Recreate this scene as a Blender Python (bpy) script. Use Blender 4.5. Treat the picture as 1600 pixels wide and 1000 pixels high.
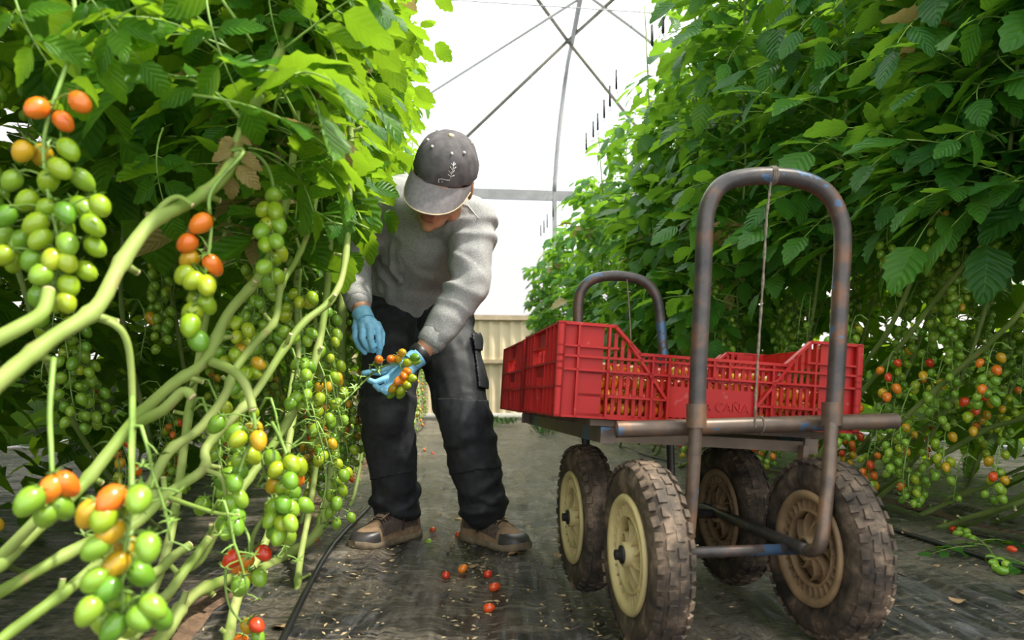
import bpy, bmesh, math, random
from mathutils import Vector, Matrix, Quaternion, noise

for o in list(bpy.data.objects):
    bpy.data.objects.remove(o)
SC = bpy.context.scene
COL = SC.collection
V = Vector
PI = math.pi
rad = math.radians

# ------------------------------------------------------------------ camera
F, CAMH, HY = 1066.7, 0.5, 615.0          # focal length in px of a 1600 px frame, eye height, horizon row


def P(px, py, d):
    """photo pixel at depth d (metres along +Y) -> world point"""
    return V(((px - 800) / F * d, d, CAMH + (HY - py) / F * d))


def proj(p):
    return (800 + p.x / p.y * F, HY - (p.z - CAMH) / p.y * F)


cd = bpy.data.cameras.new('camera')
cam = bpy.data.objects.new('camera', cd)
COL.objects.link(cam)
cam.location = (0, 0, CAMH)
cam.rotation_euler = (PI / 2, 0, 0)
cd.sensor_width = 36
cd.lens = 24
cd.shift_y = (HY - 500) / 1600
cd.clip_start = 0.05
cd.dof.use_dof = True
cd.dof.focus_distance = 2.15
cd.dof.aperture_fstop = 4.5
SC.camera = cam

# ------------------------------------------------------------------ light
w = bpy.data.worlds.new('sky')
SC.world = w
w.use_nodes = True
bg = w.node_tree.nodes['Background']
bg.inputs[0].default_value = (0.93, 0.97, 1.0, 1)
bg.inputs[1].default_value = 1.85
sd = bpy.data.lights.new('sun', 'SUN')
sd.energy = 9.0
sd.angle = rad(4)
sd.color = (1.0, 0.94, 0.82)
sun = bpy.data.objects.new('sun', sd)
COL.objects.link(sun)
sun.rotation_euler = V((-0.50, 0.12, -0.86)).to_track_quat('-Z', 'Y').to_euler()
sun.location = (3, -2, 9)
SC.view_settings.view_transform = 'Standard'
SC.view_settings.look = 'None'
SC.view_settings.gamma = 1
SC.view_settings.use_curve_mapping = False
SC.view_settings.exposure = 0.30

# ------------------------------------------------------------------ helpers
WM = {}                                    # object name -> world translation of its origin


def origin(o):
    return WM.get(o.name, V((0, 0, 0))) if o else V((0, 0, 0))


def tag(o, label=None, cat=None, group=None, kind=None):
    if label: o['label'] = label
    if cat: o['category'] = cat
    if group: o['group'] = group
    if kind: o['kind'] = kind
    return o


def thing(name, loc, label, cat, group=None):
    o = bpy.data.objects.new(name, None)
    COL.objects.link(o)
    o.location = loc
    o.empty_display_size = 0.1
    WM[o.name] = V(loc)
    return tag(o, label, cat, group)


def place(name, mesh, M, parent=None):
    """an object with shared mesh data at world matrix M"""
    o = bpy.data.objects.new(name, mesh)
    COL.objects.link(o)
    if parent:
        o.parent = parent
        M = Matrix.Translation(-origin(parent)) @ M
        WM[o.name] = origin(parent) + M.translation
    else:
        WM[o.name] = M.translation.copy()
    o.matrix_local = M
    return o


def basis(x, y, z, t):
    return Matrix(((x[0], y[0], z[0], t[0]), (x[1], y[1], z[1], t[1]), (x[2], y[2], z[2], t[2]), (0, 0, 0, 1)))


def smooth_path(pts, n=5):
    """Catmull-Rom through pts (tuples of any length)"""
    pts = [tuple(p) for p in pts]
    q = [pts[0]] + pts + [pts[-1]]
    out = []
    for i in range(1, len(q) - 2):
        a, b, c, d = q[i - 1], q[i], q[i + 1], q[i + 2]
        for k in range(n):
            t = k / n
            out.append(tuple(0.5 * (2 * b[j] + (c[j] - a[j]) * t + (2 * a[j] - 5 * b[j] + 4 * c[j] - d[j]) * t * t
                                    + (3 * b[j] - a[j] - 3 * c[j] + d[j]) * t ** 3) for j in range(len(b))))
    out.append(pts[-1])
    return out


class MB:
    def __init__(s):
        s.v, s.f, s.m, s.uv = [], [], [], None

    def add(s, verts, faces, mi=0):
        o = len(s.v)
        s.v += [V(p) for p in verts]
        s.f += [tuple(i + o for i in f) for f in faces]
        s.m += [mi] * len(faces)
        return o

    def box(s, c, size, rot=None, mi=0):
        c = V(c)
        vs = []
        for x in (-.5, .5):
            for y in (-.5, .5):
                for z in (-.5, .5):
                    p = V((x * size[0], y * size[1], z * size[2]))
                    vs.append(c + (rot @ p if rot else p))
        s.add(vs, [(0, 1, 3, 2), (4, 6, 7, 5), (0, 4, 5, 1), (2, 3, 7, 6), (0, 2, 6, 4), (1, 5, 7, 3)], mi)

    def tube(s, pts, r, n=8, mi=0, caps=True):
        pts = [V(p[:3]) for p in pts]
        if not isinstance(r, (list, tuple)):
            r = [r] * len(pts)
        T = []
        for i in range(len(pts)):
            t = pts[min(i + 1, len(pts) - 1)] - pts[max(i - 1, 0)]
            T.append(t.normalized() if t.length > 1e-9 else V((0, 0, 1)))
        up = V((0, 0, 1)) if abs(T[0].z) < .9 else V((1, 0, 0))
        nrm = (up - T[0] * up.dot(T[0])).normalized()
        vs = []
        for i, p in enumerate(pts):
            nrm = (nrm - T[i] * nrm.dot(T[i]))
            nrm = nrm.normalized() if nrm.length > 1e-6 else T[i].orthogonal().normalized()
            b = T[i].cross(nrm)
            for k in range(n):
                a = 2 * PI * k / n
                vs.append(p + (nrm * math.cos(a) + b * math.sin(a)) * r[i])
        fs = []
        for i in range(len(pts) - 1):
            for k in range(n):
                k2 = (k + 1) % n
                fs.append((i * n + k, i * n + k2, (i + 1) * n + k2, (i + 1) * n + k))
        if caps:
            fs.append(tuple(range(n - 1, -1, -1)))
            e = (len(pts) - 1) * n
            fs.append(tuple(e + k for k in range(n)))
        s.add(vs, fs, mi)

    def lathe(s, prof, n=32, M=None, mi=0, closed=True):
        """profile of (r, z) turned about Z; closed joins last to first"""
        M = M or Matrix()
        vs = []
        for k in range(n):
            a = 2 * PI * k / n
            for r, z in prof:
                vs.append(M @ V((r * math.cos(a), r * math.sin(a), z)))
        m = len(prof)
        fs = []
        for k in range(n):
            k2 = (k + 1) % n
            for j in range(m if closed else m - 1):
                j2 = (j + 1) % m
                fs.append((k * m + j, k2 * m + j, k2 * m + j2, k * m + j2))
        s.add(vs, fs, mi)

    def ell(s, c, r, rot=None, nu=12, nv=8, mi=0):
        c = V(c)
        if not isinstance(r, (list, tuple, Vector)):
            r = (r, r, r)
        vs = []

        def q(x, y, z):
            p = V((x * r[0], y * r[1], z * r[2]))
            vs.append(c + (rot @ p if rot else p))
        q(0, 0, 1)
        for j in range(1, nv):
            th = PI * j / nv
            for k in range(nu):
                a = 2 * PI * k / nu
                q(math.sin(th) * math.cos(a), math.sin(th) * math.sin(a), math.cos(th))
        q(0, 0, -1)
        fs = [(0, 1 + k, 1 + (k + 1) % nu) for k in range(nu)]
        for j in range(nv - 2):
            for k in range(nu):
                a, b = 1 + j * nu + k, 1 + j * nu + (k + 1) % nu
                fs.append((a, a + nu, b + nu, b))
        l = len(vs) - 1
        o = 1 + (nv - 2) * nu
        fs += [(l, o + (k + 1) % nu, o + k) for k in range(nu)]
        s.add(vs, fs, mi)

    def cap(s, a, b, ra, rb, n=14, mi=0, flat=None):
        """tapered capsule; flat = (direction, factor) squashes it about its axis middle"""
        a, b = V(a), V(b)
        ax = (b - a)
        L = ax.length
        z = ax.normalized() if L > 1e-6 else V((0, 0, 1))
        x = z.orthogonal().normalized()
        y = z.cross(x)
        prof = []
        for j in range(0, 6):
            t = PI / 2 * j / 5
            prof.append((ra * math.sin(t), -ra * math.cos(t)))
        for j in range(0, 6):
            t = PI / 2 * j / 5
            prof.append((rb * math.cos(t), L + rb * math.sin(t)))
        vs = [a - z * ra]
        for r, h in prof[1:-1]:
            for k in range(n):
                t = 2 * PI * k / n
                vs.append(a + z * h + (x * math.cos(t) + y * math.sin(t)) * r)
        vs.append(b + z * rb)
        m = len(prof) - 2
        fs = [(0, 1 + (k + 1) % n, 1 + k) for k in range(n)]
        for j in range(m - 1):
            for k in range(n):
                p, q = 1 + j * n + k, 1 + j * n + (k + 1) % n
                fs.append((p, q, q + n, p + n))
        o = 1 + (m - 1) * n
        l = len(vs) - 1
        fs += [(l, o + k, o + (k + 1) % n) for k in range(n)]
        if flat:
            d, f = V(flat[0]).normalized(), flat[1]
            c = (a + b) / 2
            vs = [v + d * (d.dot(v - c) - d.dot(z) * z.dot(v - c)) * (f - 1) for v in vs]
        s.add(vs, fs, mi)

    def grid(s, rows, mi=0, close_u=False):
        n = len(rows[0])
        vs = [p for r in rows for p in r]
        fs = []
        for i in range(len(rows) - 1):
            for k in range(n if close_u else n - 1):
                k2 = (k + 1) % n
                fs.append((i * n + k, i * n + k2, (i + 1) * n + k2, (i + 1) * n + k))
        return s.add(vs, fs, mi)

    def mesh(s, name, mats, smooth=True, off=None):
        me = bpy.data.meshes.new(name)
        off = off or V((0, 0, 0))
        me.from_pydata([tuple(p - off) for p in s.v], [], s.f)
        if not isinstance(mats, (list, tuple)):
            mats = [mats]
        for m in mats:
            me.materials.append(m)
        if len(mats) > 1:
            me.polygons.foreach_set('material_index', s.m)
        if smooth:
            me.polygons.foreach_set('use_smooth', [True] * len(me.polygons))
        me.update()
        return me

    def build(s, name, mats, parent=None, smooth=True, at=None, sharp=None):
        """one mesh object; vertices are given in world space"""
        o0 = origin(parent) if parent else V(at or (0, 0, 0))
        me = s.mesh(name, mats, smooth, o0)
        if sharp is not None:
            try:
                me.set_sharp_from_angle(angle=rad(sharp))
            except Exception:
                pass
        o = bpy.data.objects.new(name, me)
        COL.objects.link(o)
        if parent:
            o.parent = parent
            WM[o.name] = o0
        else:
            o.location = o0
            WM[o.name] = o0
        return o


def blob(mb, voxel, it=4, fac=0.5):
    """closed overlapping shapes -> one continuous smooth surface"""
    me = mb.mesh('tmp', [])
    o = bpy.data.objects.new('tmp', me)
    COL.objects.link(o)
    m = o.modifiers.new('r', 'REMESH')
    m.mode = 'VOXEL'
    m.voxel_size = voxel
    m.use_smooth_shade = True
    if it:
        k = o.modifiers.new('s', 'SMOOTH')
        k.factor = fac
        k.iterations = it
    dg = bpy.context.evaluated_depsgraph_get()
    ev = o.evaluated_get(dg)
    out = bpy.data.meshes.new_from_object(ev)
    bpy.data.objects.remove(o)
    bpy.data.meshes.remove(me)
    return out


def shell(me, test, off, thick=0.0):
    """the faces of me for which test(centre, normal) holds, pushed out by off, as a new MB"""
    mb = MB()
    idx = {}
    for p in me.polygons:
        if test(p.center, p.normal):
            f = []
            for i in p.vertices:
                if i not in idx:
                    idx[i] = len(mb.v)
                    mb.v.append(me.vertices[i].co + me.vertices[i].normal * off)
                f.append(idx[i])
            mb.f.append(tuple(f))
            mb.m.append(0)
    return mb


def mesh_obj(name, me, mats, parent):
    """a mesh in world space -> child object"""
    me.materials.clear()
    for m in mats:
        me.materials.append(m)
    me.transform(Matrix.Translation(-origin(parent)))
    me.polygons.foreach_set('use_smooth', [True] * len(me.polygons))
    o = bpy.data.objects.new(name, me)
    me.name = name
    COL.objects.link(o)
    o.parent = parent
    WM[o.name] = origin(parent)
    return o


# ------------------------------------------------------------------ materials
class NT:
    def __init__(s, name):
        s.mat = bpy.data.materials.new(name)
        s.mat.use_nodes = True
        s.t = s.mat.node_tree
        s.n = s.t.nodes
        s.b = s.n['Principled BSDF']
        s.out = s.n['Material Output']

    def node(s, kind, **kw):
        n = s.n.new(kind)
        for k, v in kw.items():
            if k.startswith('i_'):
                key = k[2:]
                n.inputs[int(key) if key.isdigit() else key].default_value = v
            else:
                setattr(n, k, v)
        return n

    def link(s, a, b):
        s.t.links.new(a, b)

    def coord(s, kind='Object', scale=(1, 1, 1), rot=(0, 0, 0)):
        c = s.node('ShaderNodeTexCoord')
        m = s.node('ShaderNodeMapping')
        m.inputs['Scale'].default_value = scale
        m.inputs['Rotation'].default_value = rot
        s.link(c.outputs[kind], m.inputs[0])
        return m.outputs[0]

    def noise(s, co, scale, detail=3, rough=.55, dist=0):
        n = s.node('ShaderNodeTexNoise')
        n.inputs['Scale'].default_value = scale
        n.inputs['Detail'].default_value = detail
        n.inputs['Roughness'].default_value = rough
        n.inputs['Distortion'].default_value = dist
        s.link(co, n.inputs['Vector'])
        return n.outputs['Fac']

    def ramp(s, fac, stops):
        r = s.node('ShaderNodeValToRGB')
        e = r.color_ramp.elements
        while len(e) < len(stops):
            e.new(0.5)
        for k, (p, c) in enumerate(stops):
            e[k].position = p
            e[k].color = (*c, 1) if len(c) == 3 else c
        s.link(fac, r.inputs[0])
        return r.outputs[0]

    def mix(s, fac, a, b, mode='MIX'):
        m = s.node('ShaderNodeMix', data_type='RGBA', blend_type=mode)
        for sock, v in ((m.inputs[0], fac), (m.inputs[6], a), (m.inputs[7], b)):
            if hasattr(v, 'is_linked'):
                s.link(v, sock)
            elif isinstance(v, (int, float)):
                sock.default_value = v
            else:
                sock.default_value = (*v, 1)
        return m.outputs[2]

    def math(s, op, a, b=0.0, c=None):
        m = s.node('ShaderNodeMath', operation=op)
        for i, v in enumerate((a, b, c)):
            if v is None:
                continue
            if hasattr(v, 'is_linked'):
                s.link(v, m.inputs[i])
            else:
                m.inputs[i].default_value = v
        return m.outputs[0]

    def bump(s, h, strength=.3, dist=.01):
        b = s.node('ShaderNodeBump')
        b.inputs['Strength'].default_value = strength
        b.inputs['Distance'].default_value = dist
        s.link(h, b.inputs['Height'])
        s.link(b.outputs[0], s.b.inputs['Normal'])
        return b.outputs[0]

    def set(s, rough=.5, metal=0, spec=.5, col=None):
        s.b.inputs['Roughness'].default_value = rough
        s.b.inputs['Metallic'].default_value = metal
        s.b.inputs['Specular IOR Level'].default_value = spec
        if col is not None:
            if hasattr(col, 'is_linked'):
                s.link(col, s.b.inputs['Base Color'])
            else:
                s.b.inputs['Base Color'].default_value = (*col, 1)
        return s.mat


def mat_plain(name, col, rough=.5, metal=0, spec=.5, var=.25, scale=30, bump=.1, bdist=.002):
    t = NT(name)
    co = t.coord()
    n = t.noise(co, scale)
    c = t.ramp(n, [(.3, tuple(x * (1 - var) for x in col)), (.7, tuple(min(1, x * (1 + var)) for x in col))])
    if bump:
        t.bump(n, bump, bdist)
    return t.set(rough, metal, spec, c)


M = {}


def mat_leaf(name, dark, light, trans, tw):
    t = NT(name)
    uv = t.node('ShaderNodeUVMap')
    sx = t.node('ShaderNodeSeparateXYZ')
    t.link(uv.outputs[0], sx.inputs[0])
    u = t.math('ABSOLUTE', t.math('SUBTRACT', sx.outputs[0], .5))
    side = t.math('SINE', t.math('MULTIPLY', t.math('SUBTRACT', sx.outputs[1], t.math('MULTIPLY', u, .55)), 44))
    vein = t.math('MAXIMUM', t.math('GREATER_THAN', side, .97), t.math('LESS_THAN', u, .018))
    oi = t.node('ShaderNodeObjectInfo')
    co = t.coord('Object')
    nz = t.noise(co, 18)
    f = t.math('ADD', t.math('MULTIPLY', oi.outputs['Random'], .65), t.math('MULTIPLY', t.math('SUBTRACT', nz, .5), .9))
    c = t.ramp(f, [(.05, dark), (.85, light)])
    c = t.mix(t.math('MULTIPLY', vein, .25), c, tuple(min(1, x * 1.5) for x in light))
    t.bump(t.math('ADD', t.math('MULTIPLY', side, .3), nz), .55, .007)
    t.set(.40, 0, .32, c)
    tr = t.node('ShaderNodeBsdfTranslucent')
    ct = t.mix(.55, c, trans)
    t.link(ct, tr.inputs[0])
    mx = t.node('ShaderNodeMixShader')
    mx.inputs[0].default_value = tw
    t.link(t.b.outputs[0], mx.inputs[1])
    t.link(tr.outputs[0], mx.inputs[2])
    t.link(mx.outputs[0], t.out.inputs[0])
    return t.mat


M['leaf'] = mat_leaf('tomato leaf', (.018, .11, .010), (.125, .32, .014), (.48, .74, .025), .48)
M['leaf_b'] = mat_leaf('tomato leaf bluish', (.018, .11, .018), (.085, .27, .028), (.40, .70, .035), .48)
M['leaf_old'] = mat_leaf('withered leaf', (.30, .22, .08), (.42, .36, .14), (.5, .4, .12), .3)


def mat_stem(name, a, b):
    t = NT(name)
    co = t.coord('Object')
    n = t.noise(co, 28, 4)
    n2 = t.noise(co, 7, 2)
    c = t.ramp(n2, [(.35, a), (.68, b)])
    c = t.mix(t.math('MULTIPLY', t.math('GREATER_THAN', n, .66), .5), c, (.30, .23, .10))
    t.bump(n, .4, .003)
    return t.set(.55, 0, .3, c)


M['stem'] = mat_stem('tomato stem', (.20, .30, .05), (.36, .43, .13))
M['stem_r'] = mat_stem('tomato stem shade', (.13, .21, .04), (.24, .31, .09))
M['cut'] = mat_plain('cut stem end', (.62, .50, .30), .7, var=.2, scale=80)
M['stalk'] = mat_plain('truss stalk', (.22, .36, .07), .5, var=.35, scale=20)


def mat_tom(name, a, b):
    t = NT(name)
    oi = t.node('ShaderNodeObjectInfo')
    co = t.coord('Object')
    n = t.noise(co, 30, 2)
    f = t.math('ADD', t.math('MULTIPLY', oi.outputs['Random'], .7), t.math('MULTIPLY', n, .3))
    c = t.ramp(f, [(.1, a), (.9, b)])
    t.b.inputs['Subsurface Weight'].default_value = 0.0
    t.b.inputs['Coat Weight'].default_value = .35
    t.b.inputs['Coat Roughness'].default_value = .08
    return t.set(.24, 0, .5, c)


M['t_green'] = mat_tom('tomato green', (.12, .30, .02), (.30, .46, .035))
M['t_lime'] = mat_tom('tomato lime', (.22, .38, .014), (.40, .46, .02))
M['t_yellow'] = mat_tom('tomato yellow', (.56, .33, .012), (.68, .40, .02))
M['t_orange'] = mat_tom('tomato orange', (.76, .15, .012), (.86, .26, .018))
M['t_red'] = mat_tom('tomato red', (.62, .035, .012), (.74, .09, .015))


def mat_film(name, tint, tl):
    t = NT(name)
    tr = t.node('ShaderNodeBsdfTransparent')
    tr.inputs[0].default_value = (*tint, 1)
    td = t.node('ShaderNodeBsdfTranslucent')
    td.inputs[0].default_value = (*tint, 1)
    mx = t.node('ShaderNodeMixShader')
    mx.inputs[0].default_value = tl
    t.link(tr.outputs[0], mx.inputs[1])
    t.link(td.outputs[0], mx.inputs[2])
    t.link(mx.outputs[0], t.out.inputs[0])
    return t.mat


M['film'] = mat_film('greenhouse film', (.95, .96, .96), .35)
M['film_low'] = mat_film('greenhouse dusty film', (.50, .46, .44), .6)


def mat_ground():
    t = NT('black mulch film')
    co = t.coord('Object', (1, 1, 1), (0, 0, -rad(5.7)))
    cs = t.coord('Object', (4.5, .55, 1), (0, 0, -rad(9)))
    cs2 = t.coord('Object', (1.0, 4.5, 1), (0, 0, rad(28)))
    fold = t.noise(cs, 6, 9, .66, 1.4)
    fold2 = t.noise(cs2, 5, 7, .62, 2.0)
    dust = t.noise(co, 2.4, 7, .68, .8)
    fine = t.noise(co, 70, 5, .65)
    base = t.ramp(fold, [(.36, (.006, .006, .007)), (.50, (.028, .028, .030)), (.64, (.15, .15, .155))])
    dmask = t.math('MULTIPLY', t.math('SUBTRACT', t.math('ADD', dust, t.math('MULTIPLY', t.math('SUBTRACT', fold2, .5), .9)), .42), 5.0)
    dm = t.node('ShaderNodeClamp')
    t.link(dmask, dm.inputs[0])
    dcol = t.ramp(fine, [(.28, (.07, .055, .04)), (.5, (.22, .18, .13)), (.72, (.46, .40, .31))])
    c = t.mix(t.math('MULTIPLY', dm.outputs[0], .80), base, dcol)
    rr = t.math('ADD', .09, t.math('MULTIPLY', dm.outputs[0], .30))
    h = t.math('ADD', t.math('ADD', fold, t.math('MULTIPLY', fold2, .3)), t.math('MULTIPLY', fine, .12))
    t.set(.3, 0, .75, c)
    t.link(rr, t.b.inputs['Roughness'])
    t.bump(h, .9, .035)
    return t.mat


M['ground'] = mat_ground()
M['soil'] = mat_plain('dry soil', (.15, .092, .055), .95, var=.5, scale=40, bump=.8, bdist=.02)
M['grass'] = mat_plain('weeds', (.10, .22, .04), .7, var=.4)


def mat_rust(name='worn painted steel', cols=((.035, .034, .036), (.075, .064, .060), (.17, .085, .05)), thr=.66):
    t = NT(name)
    co = t.coord('Object')
    n = t.noise(co, 14, 5, .65)
    n2 = t.noise(co, 5.5, 4, .6)
    n3 = t.noise(co, 70, 3)
    c = t.ramp(n, [(.32, cols[0]), (.54, cols[1]), (.70, cols[2])])
    blue = t.math('MULTIPLY', t.math('GREATER_THAN', t.math('ADD', n2, t.math('MULTIPLY', n3, .12)), thr), .75)
    c = t.mix(blue, c, (.055, .13, .24))
    t.bump(t.math('ADD', n, t.math('MULTIPLY', n3, .4)), .3, .002)
    return t.set(.40, .30, .5, c)


M['steel'] = mat_rust()
M['rusty'] = mat_rust('rusty pipe', ((.065, .050, .042), (.135, .092, .066), (.24, .12, .06)), .64)
M['galv'] = mat_plain('galvanised steel', (.20, .20, .20), .5, .4, var=.12, scale=6, bump=0)
M['galv_d'] = mat_plain('weathered galvanised tube', (.13, .125, .10), .55, .3, var=.15, scale=6, bump=0)
M['rod'] = mat_plain('pale rod', (.30, .30, .30), .5, .2, var=.08, bump=0)
M['hook'] = mat_plain('dark wire hook', (.03, .03, .035), .5, .3, bump=0)
M['wood'] = mat_plain('weathered plank', (.10, .07, .05), .8, var=.35, scale=12)
M['cord'] = mat_plain('old cord', (.16, .13, .10), .9, var=.5, scale=120)


def mat_red():
    t = NT('red crate plastic')
    co = t.coord('Object')
    n = t.noise(co, 6, 5, .6)
    n2 = t.noise(co, 45, 3)
    c = t.ramp(n, [(.3, (.33, .009, .008)), (.7, (.45, .018, .013))])
    c = t.mix(t.math('MULTIPLY', t.math('GREATER_THAN', n2, .68), .22), c, (.5, .22, .18))
    t.bump(n2, .12, .001)
    return t.set(.42, 0, .28, c)


M['red'] = mat_red()


def mat_tyre():
    t = NT('muddy rubber')
    co = t.coord('Object')
    n = t.noise(co, 16, 5, .65)
    n2 = t.noise(co, 90, 3)
    c = t.ramp(n, [(.36, (.020, .018, .016)), (.52, (.075, .055, .04)), (.68, (.21, .15, .105))])
    t.bump(n2, .4, .002)
    return t.set(.72, 0, .3, c)


M['tyre'] = mat_tyre()
M['tread'] = mat_tyre()
M['rim'] = mat_plain('cream plastic rim', (.52, .42, .20), .5, var=.18, scale=14, bump=.1)
M['rim_d'] = mat_plain('dirty plastic rim', (.26, .17, .09), .6, var=.3, scale=18, bump=.1)
M['dark'] = mat_plain('dark metal', (.035, .033, .032), .45, .5, bump=0)

t = NT('grey marl jersey')
co = t.coord('Object')
n = t.noise(co, 260, 2, .7)
n2 = t.noise(t.coord('Object', (60, 60, 400)), 3, 2)
t.bump(n, .25, .002)
M['jersey'] = t.set(.9, 0, .15, t.ramp(t.math('ADD', t.math('MULTIPLY', n, .6), t.math('MULTIPLY', n2, .4)), [(.35, (.24, .24, .235)), (.65, (.44, .435, .425))]))
M['rib'] = mat_plain('rib knit', (.36, .36, .35), .9, spec=.15, var=.25, scale=200, bump=.3)
M['trouser'] = mat_plain('black work cloth', (.024, .025, .028), .58, spec=.35, var=.3, scale=60, bump=.25)
M['trouser2'] = mat_plain('black patch cloth', (.030, .031, .035), .56, spec=.35, var=.3, scale=60, bump=.25)
M['skin'] = mat_plain('skin', (.50, .25, .15), .5, spec=.4, var=.16, scale=40, bump=.12)
M['lip'] = mat_plain('lips', (.36, .13, .10), .5, var=.1)
M['hair'] = mat_plain('short grey hair', (.10, .085, .07), .8, var=.5, scale=150, bump=.5)
M['eye'] = mat_plain('eye', (.5, .48, .45), .2, var=.05, bump=0)
M['glove'] = mat_plain('blue nitrile', (.24, .55, .78), .38, spec=.5, var=.12, scale=70, bump=.25)
M['cap'] = mat_plain('washed charcoal cotton', (.115, .105, .11), .9, spec=.2, var=.3, scale=35, bump=.3)
M['brim'] = mat_plain('faded cap cotton', (.25, .228, .235), .9, spec=.2, var=.15, scale=90, bump=.2)
M['stitch'] = mat_plain('pale thread', (.70, .68, .64), .8, var=.08, bump=0)
M['button'] = mat_plain('ochre button', (.60, .47, .28), .6, var=.1, bump=0)
M['watch'] = mat_plain('black rubber strap', (.015, .015, .016), .4, var=.2, bump=0)
M['shoe'] = mat_plain('muddy suede', (.28, .185, .11), .85, spec=.2, var=.35, scale=35, bump=.4)
M['shoe_d'] = mat_plain('grey brown mesh', (.105, .075, .06), .8, spec=.2, var=.35, scale=70, bump=.4)
M['tongue'] = mat_plain('tan padded tongue', (.40, .29, .19), .85, spec=.2, var=.25, scale=40, bump=.3)
M['toe'] = mat_plain('dark rubber toe', (.05, .045, .042), .4, var=.4, scale=20, bump=.15)
M['sole'] = mat_plain('muddy sole', (.20, .15, .095), .8, var=.4, scale=25, bump=.4)
M['lace'] = mat_plain('dark brown lace', (.035, .02, .017), .85, var=.3, scale=90)
M['panel'] = mat_plain('cream corrugated sheet', (.60, .50, .34), .55, var=.10, scale=3, bump=0)
M['trim'] = mat_plain('timber rail', (.42, .33, .22), .7, var=.15, scale=6, bump=0)
M['concrete'] = mat_plain('concrete kerb', (.40, .38, .35), .9, var=.15, scale=12)
M['green_glow'] = mat_film('green glow film', (.20, .30, .10), .8)  # made-up tinted film, there to give a green glow under the canopy
M['dry'] = mat_plain('dry leaf', (.34, .21, .10), .85, var=.4, scale=60, bump=.5)
M['flake'] = mat_plain('pale plant litter', (.52, .38, .20), .85, var=.35, scale=9, bump=0)
M['hose'] = mat_plain('black drip hose', (.012, .012, .013), .4, var=.2, bump=0)
M['flower'] = mat_plain('yellow blossom', (.75, .55, .03), .6, var=.1, bump=0)
# ------------------------------------------------------------------ the greenhouse
RD = V((-.0995, .995, 0))                  # along the rows, away from the camera
RP = V((.995, .0995, 0))                   # across the rows, to the right
O0 = V((.665, 0, 0))
HALF, EAVE, RIDGE, SB = 4.8, 4.28, 6.9, 13.0


def rw(u, s, z=0.0):
    return O0 + RP * u + RD * s + V((0, 0, z))


def to_row(p):
    q = p - O0
    return q.dot(RP), q.dot(RD)


def roof_z(u):
    return EAVE + (RIDGE - EAVE) * (1 - (u / HALF) ** 2)


def hit(px, py):
    """where the ray of a pixel meets the roof or the gable"""
    d = 1.0
    while d < 22:
        p = P(px, py, d)
        u, s = to_row(p)
        if s >= SB - .06 or p.z >= roof_z(u) - .06 or abs(u) > HALF:
            return p
        d += .02
    return P(px, py, 20)


def struct(mb, name, mat, **kw):
    return tag(mb.build(name, mat, **kw), kind='structure')


# floor: film laid over soil, heaved and creased
def gz(x, y, fine=False):
    p = V((x, y, 0))
    u, s = to_row(p)
    z = .012 * noise.noise(p * 1.7) + .006 * noise.noise(V((p.x * 9, p.y * 2, 3))) - .012
    for uc in (-1.06, 1.08):               # low beds under the plants
        z += .018 * math.exp(-((u - uc) / .25) ** 2)
    if fine:
        q = V((u * 16 + 1.5 * noise.noise(p * 2.5), s * 1.6, 7))
        z += .016 * (1 - abs(noise.noise(q)) * 2) ** 3 * (.35 + .65 * abs(noise.noise(p * 1.1 + V((5, 0, 0)))))
        z += .0025 * noise.noise(V((u * 12 + s * 4, s * 7 - u * 9, 2)))
    return z


us = [-5 + .095 * k for k in range(39)] + [-1.3 + .0105 * k for k in range(280)] + [1.64 + .084 * k for k in range(41)]
ss = [-2 + .1 * k for k in range(26)] + [.6 + .0135 * 1.0075 ** k * k ** 1.0 for k in range(1, 300)]
ss = [s for s in ss if s < 13.6] + [13.7]
mb = MB()
mb.grid([[(lambda p: V((p.x, p.y, gz(p.x, p.y, True))))(rw(u, s)) for u in us] for s in ss])
floor = struct(mb, 'floor', M['ground'])


# bare soil showing where the film strips meet, under each row
for uc, wid in ((-1.22, .10), (1.42, .09)):
    mb = MB()
    rr = random.Random(5)
    rows = []
    for j in range(120):
        s = .2 + 12.5 * j / 119
        w0 = wid * (.35 + .9 * abs(noise.noise(V((s * 1.7, uc, 0)))))
        rows.append([rw(uc + w0 * k, s + .02 * rr.random()) + V((0, 0, gz(*rw(uc + w0 * k, s).xy) + (.010 - .010 * abs(k)) + .006 * rr.random())) for k in (-1, -.5, 0, .5, 1)])
    mb.grid(rows)
    soil = mb.build('soil_strip', M['soil'])
    tag(soil, 'crumbly brown soil strip between mulch films under the %s plants' % ('left' if uc < 0 else 'right'), 'soil', kind='stuff')
# film laps: long raised edges running beside the right-hand bed
for k, (u0, h) in enumerate(((.62, .012), (.93, .016), (1.22, .014), (1.62, .016), (-.80, .012))):
    mb = MB()
    rows = []
    for j in range(90):
        s = .4 + 12 * j / 89
        wob = .03 * noise.noise(V((s * 1.3, u0, 2)))
        q = []
        for a, b in ((0, 0), (.02, h), (.06, h * .7), (.11, h * 1.1), (.15, 0)):
            p = rw(u0 + wob + a, s)
            q.append(p + V((0, 0, gz(p.x, p.y) + b * (.6 + .8 * abs(noise.noise(V((s * 4, a * 30, k))))) + .002)))
        rows.append(q)
    mb.grid(rows)
    o = mb.build('trim_%d' % (k + 1), M['ground'], parent=None)
    tag(o, 'creased overlap edge of the black mulch film', 'film edge', kind='structure')

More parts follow.
